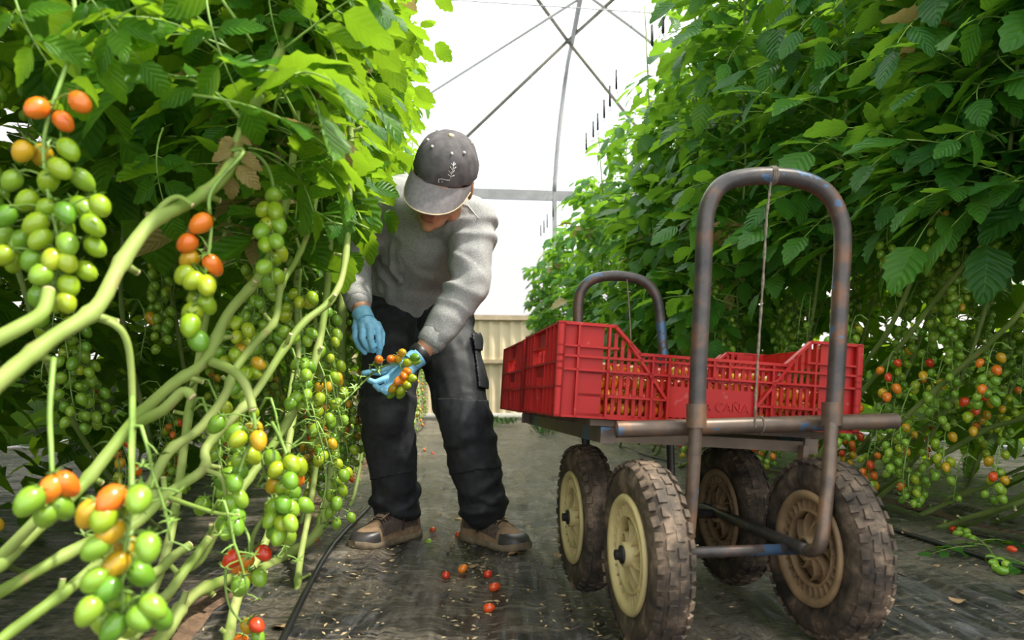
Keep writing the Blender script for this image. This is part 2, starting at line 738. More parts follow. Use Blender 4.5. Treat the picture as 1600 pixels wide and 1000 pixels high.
# back wall: kerb, corrugated sheets, rails, film above
mb = MB()
mb.box(rw(0, SB + .02, .06), (2 * HALF, .14, .14), Matrix.Rotation(math.atan2(RP.y, RP.x), 3, 'Z'))
wall = struct(mb, 'wall_back', M['concrete'])
RZ = Matrix.Rotation(math.atan2(RP.y, RP.x), 3, 'Z')
for i in range(8):
    u0 = -HALF + i * 2 * HALF / 8
    mb = MB()
    rows = []
    n = 24
    for z in (.12, 1.08):
        rows.append([rw(u0 + 1.21 * k / n, SB + (.018 if (k // 2) % 2 else -.012), z) for k in range(n + 1)])
    mb.grid(rows)
    mb.build('sheet', M['panel'], parent=wall, smooth=False)
    mb = MB()
    rows = []
    for z in (1.14, 1.90):
        rows.append([rw(u0 + 1.21 * k / n, SB + (.018 if (k // 2) % 2 else -.012), z) for k in range(n + 1)])
    mb.grid(rows)
    mb.build('sheet', M['panel'], parent=wall, smooth=False)
for z, h, m in ((1.11, .07, 'trim'), (1.94, .09, 'trim')):
    mb = MB()
    mb.box(rw(0, SB - .03, z), (2 * HALF, .08, h), RZ)
    mb.build('rail', M[m], parent=wall, smooth=False)
mb = MB()
mb.grid([[rw(-HALF, SB, z), rw(HALF, SB, z)] for z in (1.98, 3.25)])
mb.build('film_sheet', M['film_low'], parent=wall)
mb = MB()
mb.grid([[rw(-HALF, SB, z), rw(HALF, SB, z)] for z in (3.25, 4.15)])
mb.build('film_sheet', M['film'], parent=wall)
mb = MB()
rows = [[rw(-HALF + 2 * HALF * k / 30, SB, 4.32) for k in range(31)], [rw(-HALF + 2 * HALF * k / 30, SB, max(4.33, roof_z(-HALF + 2 * HALF * k / 30))) for k in range(31)]]
mb.grid(rows)
mb.build('gable_film', M['film'], parent=wall)
mb = MB()
mb.box(rw(0, SB - .06, 4.235), (2 * HALF, .12, .11), RZ)
mb.box(rw(0, SB - .05, 4.33), (2 * HALF, .08, .07), RZ)
mb.build('gutter_beam', M['galv'], parent=wall, smooth=False)
for pxs in (866,):
    p0 = hit(pxs, 480)
    u, s = to_row(p0)
    mb = MB()
    mb.box(rw(u, SB - .09, 2.1), (.085, .07, 4.2), RZ)
    mb.build('post', M['galv'], parent=wall, smooth=False)
for u in (-3.2, 3.4):
    mb = MB()
    mb.box(rw(u, SB - .09, 2.1), (.085, .07, 4.2), RZ)
    mb.build('post', M['galv'], parent=wall, smooth=False)

# roof: film over hoops and the braces the photo shows
mb = MB()
rows = []
for j in range(9):
    s = -3 + (SB + 3) * j / 8
    rows.append([rw(-HALF + 2 * HALF * k / 40, s, roof_z(-HALF + 2 * HALF * k / 40)) for k in range(41)])
mb.grid(rows)
ceiling = struct(mb, 'ceiling', M['film'])
for sd_, nm in ((-1, 'wall_left'), (1, 'wall_right')):
    mb = MB()
    mb.grid([[rw(sd_ * HALF, -3, z), rw(sd_ * HALF, SB, z)] for z in (0, EAVE)])
    wl = struct(mb, nm, M['film_low'])
    for i in range(8):                       # translucent green sheets added at the wall foot to glow behind the foliage
        mb = MB()
        mb.box(rw(sd_ * (HALF - .03), -2 + 2 * i, .45), (.03, 1.98, .9), RZ)
        mb.build('glow_sheet', M['green_glow'], parent=wl, smooth=False)
    for s in (1, 5, 9):
        mb = MB()
        mb.tube([rw(sd_ * (HALF - .05), s, 0), rw(sd_ * (HALF - .05), s, EAVE)], .035, 8)
        mb.build('post', M['galv'], parent=wl)


def strut(pts, r, m, name='brace'):
    q = [hit(*p) for p in pts]
    mb = MB()
    mb.tube(smooth_path(q, 4) if len(q) > 2 else q, r, 8)
    return mb.build(name, M[m], parent=ceiling)


strut([(866, 300), (872, 220), (884, 120), (897, 50), (912, -30)], .045, 'galv', 'arch_tube')
strut([(830, -15), (887, 64)], .032, 'galv_d')
strut([(887, 64), (1000, 205)], .032, 'galv_d')
strut([(970, -12), (887, 64)], .030, 'galv_d')
strut([(887, 64), (725, 218)], .032, 'galv_d')
strut([(905, -2), (672, 146)], .024, 'rod', 'rod')
strut([(915, -10), (1010, 60), (1090, 130)], .028, 'rod', 'rod')
strut([(640, -4), (1050, 22)], .010, 'galv', 'wire')
strut([(852, 20), (800, 260)], .005, 'galv', 'wire')
for s in (3.5, 8.5):
    mb = MB()
    pts = [rw(-HALF + 2 * HALF * k / 24, s, roof_z(-HALF + 2 * HALF * k / 24) - .04) for k in range(25)]
    pts = [p for p in pts]
    if s < 4:                              # the near hoop stands above the frame
        mb.tube(pts, .03, 8)
        mb.build('hoop', M['galv'], parent=ceiling)
# ------------------------------------------------------------------ tomato plants
def leaflet(mb, uvs, base, d, up, L, W, rnd, n=10, cols=5):
    """one lobed leaflet: starts at base, runs along d, folded about its midrib and curling"""
    d = d.normalized()
    side = d.cross(up).normalized()
    up = side.cross(d).normalized()
    curl = rnd.uniform(.05, .75)
    fold = rnd.uniform(.0, .5)
    twist = rnd.uniform(-.35, .35)
    rows = []
    ph = rnd.random() * 6
    for i in range(n + 1):
        t = i / n
        wv = W * max(.012, 2.55 * t ** .55 * (1 - t) ** .85)
        if i not in (0, n) and n > 5:
            wv *= 1 + (.10 if i % 2 else -.08)
        ax = base + d * (L * (t - .12 * curl * t * t)) - up * (curl * L * t * t * .55)
        r = []
        for k in range(cols):
            u = -1 + 2 * k / (cols - 1)
            a = twist * t
            sv = side * math.cos(a) + up * math.sin(a)
            z = fold * abs(u) * wv * .8 - .25 * wv * u * u * curl
            z += .10 * wv * math.sin(ph + 7 * t + (2 if u > 0 else 0)) * abs(u)
            lag = -abs(u) * wv * .25 * (1 - t)
            r.append(ax + sv * (u * wv) + up * z + d * (-lag if 0 else .13 * wv * abs(u) * (1 if i % 2 else -.3) * (n > 5)))
        rows.append(r)
    o = mb.grid(rows)
    for i in range(n + 1):
        for k in range(cols):
            uvs[o + i * cols + k] = (k / (cols - 1), i / n)


def make_leaf(seed, low=False, scale=1.0, mat=None):
    rnd = random.Random(seed)
    mb = MB()
    uvs = {}
    L = rnd.uniform(.24, .32)
    droop = rnd.uniform(.3, .95)
    sw = rnd.uniform(-.25, .25)

    def at(t):
        return V((L * t * (1 - .12 * droop * t), sw * L * t * t, L * (.28 * t - droop * t * t * .75)))
    pts = [at(k / 8) for k in range(9)]
    if not low:
        mb.tube(pts, [.0032 - .0018 * k / 8 for k in range(9)], 5, mi=1)
    n, c = (4, 3) if low else (10, 5)
    tt = [(.30, .065), (.52, .10), (.76, .10)]
    if rnd.random() < .4:
        tt = [(.36, .08), (.68, .105)]
    for t, l in tt:
        for s in (-1, 1):
            if rnd.random() < .06:
                continue
            p = at(t + rnd.uniform(-.04, .04))
            tan = (at(min(1, t + .05)) - at(t - .05)).normalized()
            sd_ = V((-tan.y, tan.x, 0)) * s
            d = tan * rnd.uniform(.25, .6) + sd_ + V((0, 0, rnd.uniform(-.55, .25)))
            l2 = l * rnd.uniform(.95, 1.45)
            st = p + d.normalized() * .018
            if not low:
                mb.tube([p, st], .0014, 4, mi=1, caps=False)
            leaflet(mb, uvs, st, d, V((0, 0, 1)), l2, l2 * rnd.uniform(.22, .31), rnd, n, c)
    if not low:
        for t in (.42, .62):                 # small leaflets between
            for s in (-1, 1):
                p = at(t)
                leaflet(mb, uvs, p, V((.4, s, -.1)), V((0, 0, 1)), .03, .010, rnd, 3, 3)
    tan = (at(1) - at(.9)).normalized()
    l2 = .125 * rnd.uniform(.9, 1.2)
    leaflet(mb, uvs, at(1), tan, V((0, 0, 1)) + V((0, .2, 0)), l2, l2 * rnd.uniform(.25, .34), rnd, n, c)
    for p in mb.v:
        p *= scale
    return mb, uvs


def leaf_to_mesh(mb, uvs, name, mats):
    me = mb.mesh(name, mats)
    ul = me.uv_layers.new(name='UVMap')
    data = [0.0] * (2 * len(me.loops))
    for i, l in enumerate(me.loops):
        a = uvs.get(l.vertex_index, (.5, .5))
        data[2 * i], data[2 * i + 1] = a
    ul.data.foreach_set('uv', data)
    return me


LEAF_L = [leaf_to_mesh(*make_leaf(k), 'leaf', [M['leaf'], M['stalk']]) for k in range(8)]
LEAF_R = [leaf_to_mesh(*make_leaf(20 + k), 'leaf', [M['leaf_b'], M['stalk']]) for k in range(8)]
LEAF_OLD = [leaf_to_mesh(*make_leaf(50 + k), 'leaf', [M['leaf_old'], M['stalk']]) for k in range(2)]


def tom_mesh(name, mat, lng):
    mb = MB()
    vs = []
    mb.ell((0, 0, 0), (.0125, .0125, .0125 * lng), None, 12, 8)
    for p in mb.v:                           # a little fuller towards the tip
        f = 1 - .10 * (p.z / .0125)
        p.x *= f
        p.y *= f
    return mb.mesh(name, mat)


TOM = {k: [tom_mesh('tomato', M['t_' + k], l) for l in (1.22, 1.36)] for k in ('green', 'lime', 'yellow', 'orange', 'red')}


def rot_z_to(d):
    return V((0, 0, 1)).rotation_difference(V(d)).to_matrix().to_4x4()


def put_tom(parent, c, d, col, scale, rnd, name='tomato'):
    M_ = Matrix.Translation(c) @ rot_z_to(d) @ Matrix.Rotation(rnd.random() * 6, 4, 'Z') @ Matrix.Scale(scale, 4)
    return place(name, rnd.choice(TOM[col]), M_, parent)


def calyx(mb, p, d, r, rnd):
    d = V(d).normalized()
    x = d.orthogonal().normalized()
    y = d.cross(x)
    a0 = rnd.random() * 6
    for k in range(5):
        a = a0 + 2 * PI * k / 5
        e = x * math.cos(a) + y * math.sin(a)
        s = d.cross(e)
        q = [p - s * r * .14, p + s * r * .14, p + e * r * .55 + s * r * .1 + d * r * .1, p + e * r - d * r * .25 + d * r * rnd.random() * .7, p + e * r * .55 - s * r * .1 + d * r * .1]
        mb.add(q, [(0, 1, 2, 3, 4)])


def truss(plant, start, direction, n, size, ripe, rnd, fruit=1.0, length=None, name='truss'):
    """hanging stalk with fruit on short pedicels; ripe 0..1 gives how far along the fruit is"""
    L = length or (.013 * n + .05)
    d = V(direction).normalized()
    pts = []
    for k in range(9):
        t = k / 8
        h = min(1, t * 2.2)
        pts.append(start + d * (L * .38 * (1 - (1 - min(1, t * 1.6)) ** 2)) + V((0, 0, .03 * math.sin(PI * min(1, t * 2)) - L * .92 * max(0, t - .18) ** 1.1))
                   + V((.008 * math.sin(5 * t + n), .008 * math.cos(4 * t + n), 0)))
    mb = MB()
    mb.tube(pts, [.0028 - .0012 * k / 8 for k in range(9)], 5)
    fr = []
    for k in range(n):
        t = .34 + .66 * k / max(1, n - 1)
        i = min(7, int(t * 8))
        c0 = pts[i].lerp(pts[i + 1], t * 8 - i)
        a = k * 2.4 + rnd.uniform(-.5, .5)
        out = V((math.cos(a), math.sin(a), -.55 + rnd.uniform(-.3, .3))).normalized()
        l = rnd.uniform(.013, .024) * size
        e = c0 + out * l
        mb.tube([c0, c0 + out * l * .6 + V((0, 0, .002)), e], .0011, 4, caps=False)
        hang = (out * .7 + V((0, 0, -1))).normalized()
        calyx(mb, e, -hang, .012 * size, rnd)
        if rnd.random() < fruit:
            x = ripe + rnd.gauss(0, .13) + (.22 * (1 - (k / max(1, n - 1)) * 2))
            col = 'green' if x < .42 else 'lime' if x < .58 else 'yellow' if x < .68 else 'orange' if x < .86 else 'red'
            fr.append((e + hang * .0155 * size, hang, col))
    o = mb.build(name, M['stalk'], parent=plant)
    for c, h, col in fr:
        put_tom(o, c, h, col, size * rnd.uniform(.85, 1.12), rnd)
    return o


def stem_mesh(pts, radii, rnd, stubs=True, z_stub=1.1):
    """knobbly vine with cut petiole stubs along its bare lower part"""
    mb = MB()
    q = smooth_path([(p.x, p.y, p.z, r) for p, r in zip(pts, radii)], 6)
    rr = [a[3] * (1 + .14 * noise.noise(V((i * .45, a[0] * 20, 0))) + (.22 if i % 7 == 3 else 0)) for i, a in enumerate(q)]
    mb.tube(q, rr, 9)
    if stubs:
        for i in range(3, len(q) - 2, 7):
            p = V(q[i][:3])
            if p.z > z_stub:
                break
            t = (V(q[i + 1][:3]) - V(q[i - 1][:3])).normalized()
            a = rnd.random() * 6
            o = t.orthogonal().normalized()
            o.rotate(Quaternion(t, a))
            e = p + o * (q[i][3] * 1.0 + rnd.uniform(.008, .022)) + t * rnd.uniform(.004, .02)
            r0 = q[i][3] * .55
            mb.tube([p, p.lerp(e, .5), e], [r0 * 1.25, r0, r0 * .9], 7, mi=0)
            ax = (e - p).normalized()
            mb.tube([e - ax * .0005, e + ax * .0012], r0 * .93, 7, mi=1)
    return mb, q


APX = [(0, 595), (80, 530), (150, 482), (190, 410), (240, 345), (300, 315), (350, 275), (370, 225), (400, 160), (425, 110)]


def near_vine(x, y):
    for (x0, y0), (x1, y1) in zip(APX, APX[1:]):
        t = max(0, min(1, ((x - x0) * (x1 - x0) + (y - y0) * (y1 - y0)) / ((x1 - x0) ** 2 + (y1 - y0) ** 2)))
        if math.hypot(x - x0 - t * (x1 - x0), y - y0 - t * (y1 - y0)) < 24:
            return True
    return False


def ok_left(p):
    """keeps the left foliage clear of the path, the worker and the near fruit"""
    if p.y < .45:
        return False
    x, y = proj(p)
    if p.y < .9 and (y > 330 or x < -200):
        return y < 200
    if p.y < 1.35:
        if 120 < y < 500 and x < 180 or 265 < x < 355 and 325 < y < 560 or 392 < x < 448 and 285 < y < 455 or near_vine(x, y):
            return False
        if y > 400:
            return False
    if p.y < 2.7:
        b = 655 if y < 120 else 640 if y < 200 else 606 if y < 375 else 515
        if y > 470 and p.y < 2.2:
            return False
        return x < b
    b = 690 if y < 205 else 655
    return x < b


def ok_right(p):
    if p.y < .9:
        return False
    x, y = proj(p)
    if y < 40: b = 1010
    elif y < 120: b = 980
    elif y < 200: b = 950
    elif y < 260: b = 905
    elif y < 340: b = 868
    elif y < 420: b = 838
    else: b = 815
    return x > b


def add_leaves(plant, q, z0, z1, n, side, rnd, meshes, ok, scale=(0.85, 1.35), old=.02):
    """leaves set around the stem between heights z0 and z1, reaching outwards and drooping"""
    idx = [i for i in range(len(q)) if z0 <= q[i][2] <= z1]
    if not idx:
        return
    got = tries = 0
    while got < n and tries < n * 12:
        tries += 1
        i = idx[min(len(idx) - 1, int(rnd.random() * len(idx)))]
        p = V(q[i][:3]) + V((rnd.uniform(-.05, .05), rnd.uniform(-.12, .12), rnd.uniform(-.06, .06)))
        a = rnd.uniform(-PI, PI)
        if rnd.random() < .45:               # more leaves lean out over the path
            a = (0 if side < 0 else PI) + rnd.gauss(0, .7)
        s = rnd.uniform(*scale)
        Mr = Matrix.Rotation(a, 4, 'Z') @ Matrix.Rotation(rnd.uniform(-.7, .45), 4, 'Y') @ Matrix.Rotation(rnd.uniform(-.5, .5), 4, 'X')
        tip = p + (Mr @ V((.32 * s, 0, -.06)))
        mid = p + (Mr @ V((.18 * s, 0, 0)))
        pts = [p + (Mr @ V(c)) * s for c in ((.40, 0, -.12), (.28, .10, -.06), (.28, -.10, -.06), (.16, .11, 0), (.16, -.11, 0), (.05, 0, 0))]
        if not all(ok(c) for c in pts):
            continue
        if min(c.z for c in pts) < z0 - .16:
            continue
        M_ = Matrix.Translation(p) @ Mr @ Matrix.Scale(s, 4)
        me = rnd.choice(LEAF_OLD) if rnd.random() < old else rnd.choice(meshes)
        place('leaf', me, M_, plant)
        got += 1


ORD = ['first', 'second', 'third', 'fourth', 'fifth', 'sixth', 'seventh', 'eighth', 'ninth', 'tenth', 'eleventh', 'twelfth', 'thirteenth', 'fourteenth',
       'fifteenth', 'sixteenth', 'seventeenth', 'eighteenth', 'nineteenth', 'twentieth', 'twenty-first', 'twenty-second', 'twenty-third', 'twenty-fourth',
       'twenty-fifth', 'twenty-sixth', 'twenty-seventh', 'twenty-eighth', 'twenty-ninth', 'thirtieth', 'thirty-first', 'thirty-second', 'thirty-third']

# ---- the six vines that cross the left foreground, followed point by point
FORE = {
    'A': ([(-70, 660, .72), (0, 595, .75), (80, 530, .80), (150, 482, .85), (190, 410, .90), (240, 345, .95), (300, 315, 1.0), (350, 275, 1.03), (370, 225, 1.06), (400, 160, 1.12), (425, 110, 1.18), (450, 40, 1.25), (470, -120, 1.32), (480, -500, 1.4)], 14,
          'thickest pale-green tomato vine, nearest the camera, crossing the upper left foreground'),
    'C': ([(-150, 1090, .76), (-40, 925, .82), (20, 862, .85), (108, 778, .92), (140, 745, .95), (212, 655, 1.02), (270, 600, 1.1), (322, 562, 1.15), (355, 492, 1.2), (405, 432, 1.27), (430, 380, 1.32), (450, 300, 1.36), (465, 150, 1.4), (470, -200, 1.45), (475, -400, 1.5)], 12,
          'forked tomato vine climbing from the lower left corner, below the thickest vine'),
    'D': ([(-60, 1050, .8), (20, 985, .86), (126, 905, .95), (200, 830, 1.05), (234, 762, 1.1), (265, 705, 1.13), (312, 670, 1.17), (350, 620, 1.2), (367, 578, 1.23), (400, 535, 1.27), (430, 500, 1.3), (440, 445, 1.33), (465, 402, 1.38), (490, 330, 1.42), (500, 200, 1.46), (505, -100, 1.5), (510, -350, 1.55)], 10,
          'tomato vine zigzagging up beside the cluster of orange and lime fruit'),
    'E': ([(-60, 960, .85), (0, 925, .88), (144, 845, 1.0), (210, 820, 1.06), (258, 775, 1.1), (318, 733, 1.15), (322, 700, 1.18), (362, 655, 1.22), (400, 612, 1.26), (468, 511, 1.35), (520, 465, 1.42), (540, 400, 1.48), (548, 250, 1.54), (550, -50, 1.6), (555, -300, 1.65)], 10,
          'kinked tomato vine running up towards the worker\'s gloved hand'),
    'G': ([(215, 1040, 1.25), (262, 985, 1.34), (290, 940, 1.42), (330, 915, 1.55), (400, 892, 1.85), (440, 872, 2.0), (496, 832, 2.1), (513, 769, 2.15), (525, 690, 2.2), (532, 600, 2.3), (535, 450, 2.4), (538, 200, 2.5), (540, -60, 2.6)], 11,
          'tomato vine lying on the ground then rising beside the worker\'s boot'),
    'H': ([(150, 1060, 1.05), (205, 1000, 1.12), (255, 940, 1.2), (288, 892, 1.26), (330, 838, 1.32), (380, 760, 1.4), (430, 690, 1.48), (480, 600, 1.55), (505, 500, 1.62), (515, 380, 1.68), (520, 150, 1.75), (525, -150, 1.85)], 9,
          'slender tomato vine behind the hanging red and lime trusses, low left'),
}
FQ = {}
for key, (pl, wpx, lab) in FORE.items():
    rnd = random.Random(ord(key))
    pts = [P(*p) for p in pl]
    b = pts[0].copy()
    b.z = 0
    radii = [max(.0042, wpx / F * p[2] * (1 - .045 * i)) for i, p in enumerate(pl)]
    pl_o = thing('tomato_plant', b, lab, 'tomato plant', 'vines in the left foreground')
    mb, q = stem_mesh(pts, radii, rnd)
    mb.build('stem', [M['stem'], M['cut']], parent=pl_o)
    FQ[key] = (pl_o, q)
    z0 = {'A': .86, 'C': .80, 'D': .74, 'E': .74, 'G': .95, 'H': .85}[key]
    add_leaves(pl_o, q, z0, 3.2, {'A': 42, 'C': 46, 'D': 50, 'E': 50, 'G': 56, 'H': 46}[key], -1, rnd, LEAF_L, ok_left, (.6, 1.0))


# cut side shoots of the foreground vines
def shoot(plant, pl, wpx):
    mb = MB()
    pts = [P(*p) for p in pl]
    q = smooth_path(pts, 5)
    rr = [wpx / F * pl[0][2] * (1 - .2 * i / len(q)) for i in range(len(q))]
    mb.tube(q, rr, 9)
    e, e2 = V(q[-1]), V(q[-2])
    ax = (e - e2).normalized()
    mb.tube([e, e + ax * .002], rr[-1] * .95, 9, mi=1)
    return mb.build('side_shoot', [M['stem'], M['cut']], parent=plant)


shoot(FQ['A'][0], [(-40, 548, .74), (30, 512, .77), (66, 488, .80), (76, 455, .82)], 13)
shoot(FQ['A'][0], [(130, 492, .85), (175, 505, .86), (197, 530, .87), (205, 580, .88), (207, 660, .885), (205, 760, .89)], 6)
shoot(FQ['A'][0], [(236, 348, .95), (255, 320, .96), (278, 308, .97), (300, 320, .975)], 5)
shoot(FQ['C'][0], [(330, 565, 1.14), (365, 580, 1.13), (385, 605, 1.12), (395, 640, 1.115)], 8)
shoot(FQ['C'][0], [(215, 660, 1.01), (255, 640, 1.0), (285, 612, 1.0), (300, 620, 1.0)], 9)
shoot(FQ['D'][0], [(220, 905, 1.1), (250, 890, 1.14), (270, 870, 1.17), (296, 852, 1.2)], 9)
shoot(FQ['D'][0], [(235, 760, 1.1), (250, 790, 1.1), (262, 782, 1.1)], 8)
shoot(FQ['E'][0], [(215, 960, 1.15), (260, 930, 1.18), (290, 890, 1.22), (326, 842, 1.27)], 9)
shoot(FQ['E'][0], [(318, 733, 1.15), (345, 745, 1.14), (352, 770, 1.14), (352, 790, 1.14)], 4)
shoot(FQ['E'][0], [(258, 775, 1.1), (300, 790, 1.09), (340, 802, 1.09), (372, 805, 1.1)], 4)
shoot(FQ['H'][0], [(288, 892, 1.26), (318, 870, 1.28), (350, 800, 1.3), (362, 770, 1.31)], 6)
shoot(FQ['C'][0], [(-40, 905, .84), (0, 870, .84), (40, 830, .84), (72, 796, .845)], 10)

# trusses of the foreground, fruit by fruit: crop offset, crop scale, list of (x, y, colour)
G, L_, Y, OR, RE = 'green', 'lime', 'yellow', 'orange', 'red'
T1 = [(190, 565, OR), (420, 535, OR), (332, 635, OR), (118, 790, Y), (218, 808, Y), (358, 782, L_)]
T1 = [(x * .3, y * .3, c) for x, y, c in T1]
T1 += [(x * .3, 250 + y * .3, L_ if i % 3 else G) for i, (x, y) in enumerate([(60, 110), (250, 115), (315, 48), (432, 105), (140, 215), (240, 255), (342, 278), (428, 250), (522, 240), (28, 295), (185, 335), (210, 415), (352, 440), (497, 455), (485, 343), (15, 400), (10, 500), (75, 530), (165, 525), (350, 535), (450, 580), (213, 600), (358, 655), (285, 740), (200, 715), (345, 745), (340, 350), (110, 420), (270, 520)])]
T2 = [(1045, 332, OR), (975, 435, OR), (1110, 550, OR), (985, 517, Y), (960, 600, L_), (1005, 630, L_), (1075, 655, L_), (1025, 735, L_), (1078, 755, L_), (990, 865, L_), (1035, 945, G), (1000, 800, L_)]
T2 = [(x * .3, 250 + y * .3, c) for x, y, c in T2]
T3 = [(427, 305, G), (412, 328, L_), (430, 330, L_), (436, 352, G), (418, 352, L_), (432, 378, G), (415, 383, L_), (430, 402, L_), (412, 418, G), (433, 432, L_), (420, 440, G), (438, 395, L_), (408, 362, G)]
T4a = [(265, 215, OR), (150, 280, G), (320, 310, G), (345, 190, OR), (240, 350, G)]
T4a = [(x * .3, 700 + y * .3, c) for x, y, c in T4a]
T4 = [(570, 435, Y), (655, 520, Y), (600, 610, Y), (500, 520, G), (735, 660, G), (770, 520, G), (495, 690, G), (625, 790, G), (560, 740, G), (460, 850, G), (730, 890, G), (800, 830, G), (540, 900, G), (840, 890, G), (670, 930, G), (590, 940, G), (465, 345, Y), (575, 270, OR), (540, 370, L_), (650, 290, G), (720, 270, G)]
T4 = [(x * .3, 700 + y * .3, c) for x, y, c in T4]
T5 = [(280, 62, Y), (298, 110, Y), (110, 38, G), (190, 75, G), (205, 105, L_), (270, 180, L_), (215, 250, G), (210, 200, G), (190, 300, G), (215, 370, G), (165, 395, G), (200, 440, G), (140, 485, G), (158, 510, G), (195, 490, G)]
T6 = [(375, 240, L_), (447, 215, L_), (465, 275, OR), (365, 310, Y), (405, 325, L_), (408, 395, G), (365, 405, G), (445, 415, G), (508, 400, G), (350, 465, G), (372, 510, G), (400, 480, L_), (440, 480, G), (430, 535, G), (385, 540, G), (480, 225, L_), (440, 290, G), (455, 340, G)]
T7 = [(320, 612, RE), (210, 672, OR), (175, 640, RE), (245, 645, OR), (240, 720, Y), (300, 725, G)]
T8 = [(290, 935, RE), (250, 940, Y), (295, 990, G), (215, 1010, OR)]
T5, T6, T7, T8 = [[(300 + x * .35, 650 + y * .35, c) for x, y, c in t] for t in (T5, T6, T7, T8)]
T9 = [(300 + x * .35, 350 + y * .35, c) for x, y, c in [(165, 440, L_), (200, 445, L_), (252, 475, L_), (200, 505, L_), (250, 540, L_), (215, 560, Y), (135, 500, G), (122, 575, G), (192, 585, L_), (145, 618, L_), (240, 668, L_), (297, 623, Y), (235, 715, L_), (190, 735, G), (215, 755, G), (283, 665, L_)]]
T10 = [(300 + x * .35, 350 + y * .35, c) for x, y, c in [(425, 375, L_), (455, 312, L_), (480, 350, L_), (512, 352, L_), (538, 330, L_), (418, 412, L_), (410, 482, G), (455, 508, G), (515, 522, G), (535, 488, G), (465, 628, G), (500, 625, G), (510, 675, G), (470, 718, G), (515, 720, G), (462, 775, G), (512, 765, G), (490, 808, G), (528, 640, G)]]


def fixed_truss(plant, pts, d, size, stalk, rnd):
    """fruit where the photo has them; jittered in depth about the stalk"""
    mb = MB()
    st = [P(*p) for p in stalk]
    q = smooth_path(st, 6)
    mb.tube(q, [.0034 - .0018 * i / len(q) for i in range(len(q))], 6)
    fr = []
    for x, y, c in pts:
        p = P(x, y, d + rnd.uniform(-.030, .030))
        n = min((V(a) for a in q), key=lambda a: (a - p).length + .6 * max(0, p.z - a.z - .01))
        hang = (V((0, 0, -1)) + (p - n).normalized() * .9 + V((rnd.uniform(-.4, .4), rnd.uniform(-.3, .3), 0))).normalized()
        top = p - hang * .0165 * size
        mb.tube(smooth_path([n, n.lerp(top, .6) + V((0, 0, .004)), top], 3), .0012, 4, caps=False)
        calyx(mb, top, -hang, .014 * size, rnd)
        fr.append((p, hang, c))
    o = mb.build('truss', M['stalk'], parent=plant)
    for p, h, c in fr:
        put_tom(o, p, h, c, size * rnd.uniform(.94, 1.06), rnd)
    return o


r_ = random.Random(3)
fixed_truss(FQ['A'][0], T1, .86, .98, [(112, -30, .95), (118, 40, .92), (108, 90, .88), (80, 170, .86), (68, 230, .86), (75, 300, .86), (90, 380, .86), (85, 450, .86)], r_)
fixed_truss(FQ['A'][0], T2, 1.0, 1.15, [(345, 240, 1.05), (380, 238, 1.02), (330, 300, 1.0), (330, 360, 1.0), (322, 420, 1.0), (310, 480, 1.0), (305, 530, 1.0)], r_)
fixed_truss(FQ['C'][0], T3, 1.15, 1.05, [(372, 238, 1.14), (405, 245, 1.13), (425, 280, 1.14), (428, 340, 1.15), (424, 400, 1.15), (426, 440, 1.15)], r_)
fixed_truss(FQ['C'][0], T4a, .72, .98, [(84, 560, .8), (78, 640, .76), (80, 700, .73), (82, 745, .72), (85, 790, .72)], r_)
fixed_truss(FQ['A'][0], T4, .70, 1.0, [(207, 620, .84), (205, 700, .76), (206, 760, .72), (200, 830, .70), (190, 900, .70), (195, 970, .70)], r_)
fixed_truss(FQ['C'][0], T5, 1.12, 1.08, [(395, 640, 1.115), (398, 670, 1.115), (385, 705, 1.12), (370, 750, 1.12), (360, 800, 1.12), (356, 830, 1.12)], r_)
fixed_truss(FQ['E'][0], T6, 1.18, 1.1, [(425, 660, 1.26), (440, 690, 1.2), (450, 725, 1.18), (440, 770, 1.18), (436, 830, 1.18)], r_)
fixed_truss(FQ['H'][0], T7, 1.22, 1.12, [(360, 800, 1.3), (385, 830, 1.24), (390, 860, 1.22), (388, 900, 1.22)], r_)
fixed_truss(FQ['H'][0], T8, 1.24, 1.05, [(360, 850, 1.27), (352, 900, 1.25), (360, 950, 1.24), (392, 985, 1.24)], r_)
fixed_truss(FQ['D'][0], T9, 1.34, .98, [(385, 480, 1.3), (378, 495, 1.33), (372, 540, 1.34), (378, 600, 1.34), (380, 630, 1.34)], r_)
fixed_truss(FQ['E'][0], T10, 1.5, 1.0, [(470, 420, 1.46), (468, 470, 1.5), (475, 540, 1.5), (478, 600, 1.5), (480, 640, 1.5)], r_)
# stripped trusses hanging as pale stars
for key, px, py, d in (('C', 378, 690, 1.25), ('E', 330, 800, 1.1), ('H', 400, 760, 1.3), ('D', 300, 640, 1.25), ('E', 405, 640, 1.3), ('C', 120, 800, .95), ('A', 200, 690, .9), ('G', 470, 640, 1.7), ('G', 500, 600, 1.8), ('H', 440, 560, 1.5)):
    truss(FQ[key][0], P(px, py, d), V((.6, -.3, 0)), 9, 1.25, .3, r_, fruit=.12, length=.17)

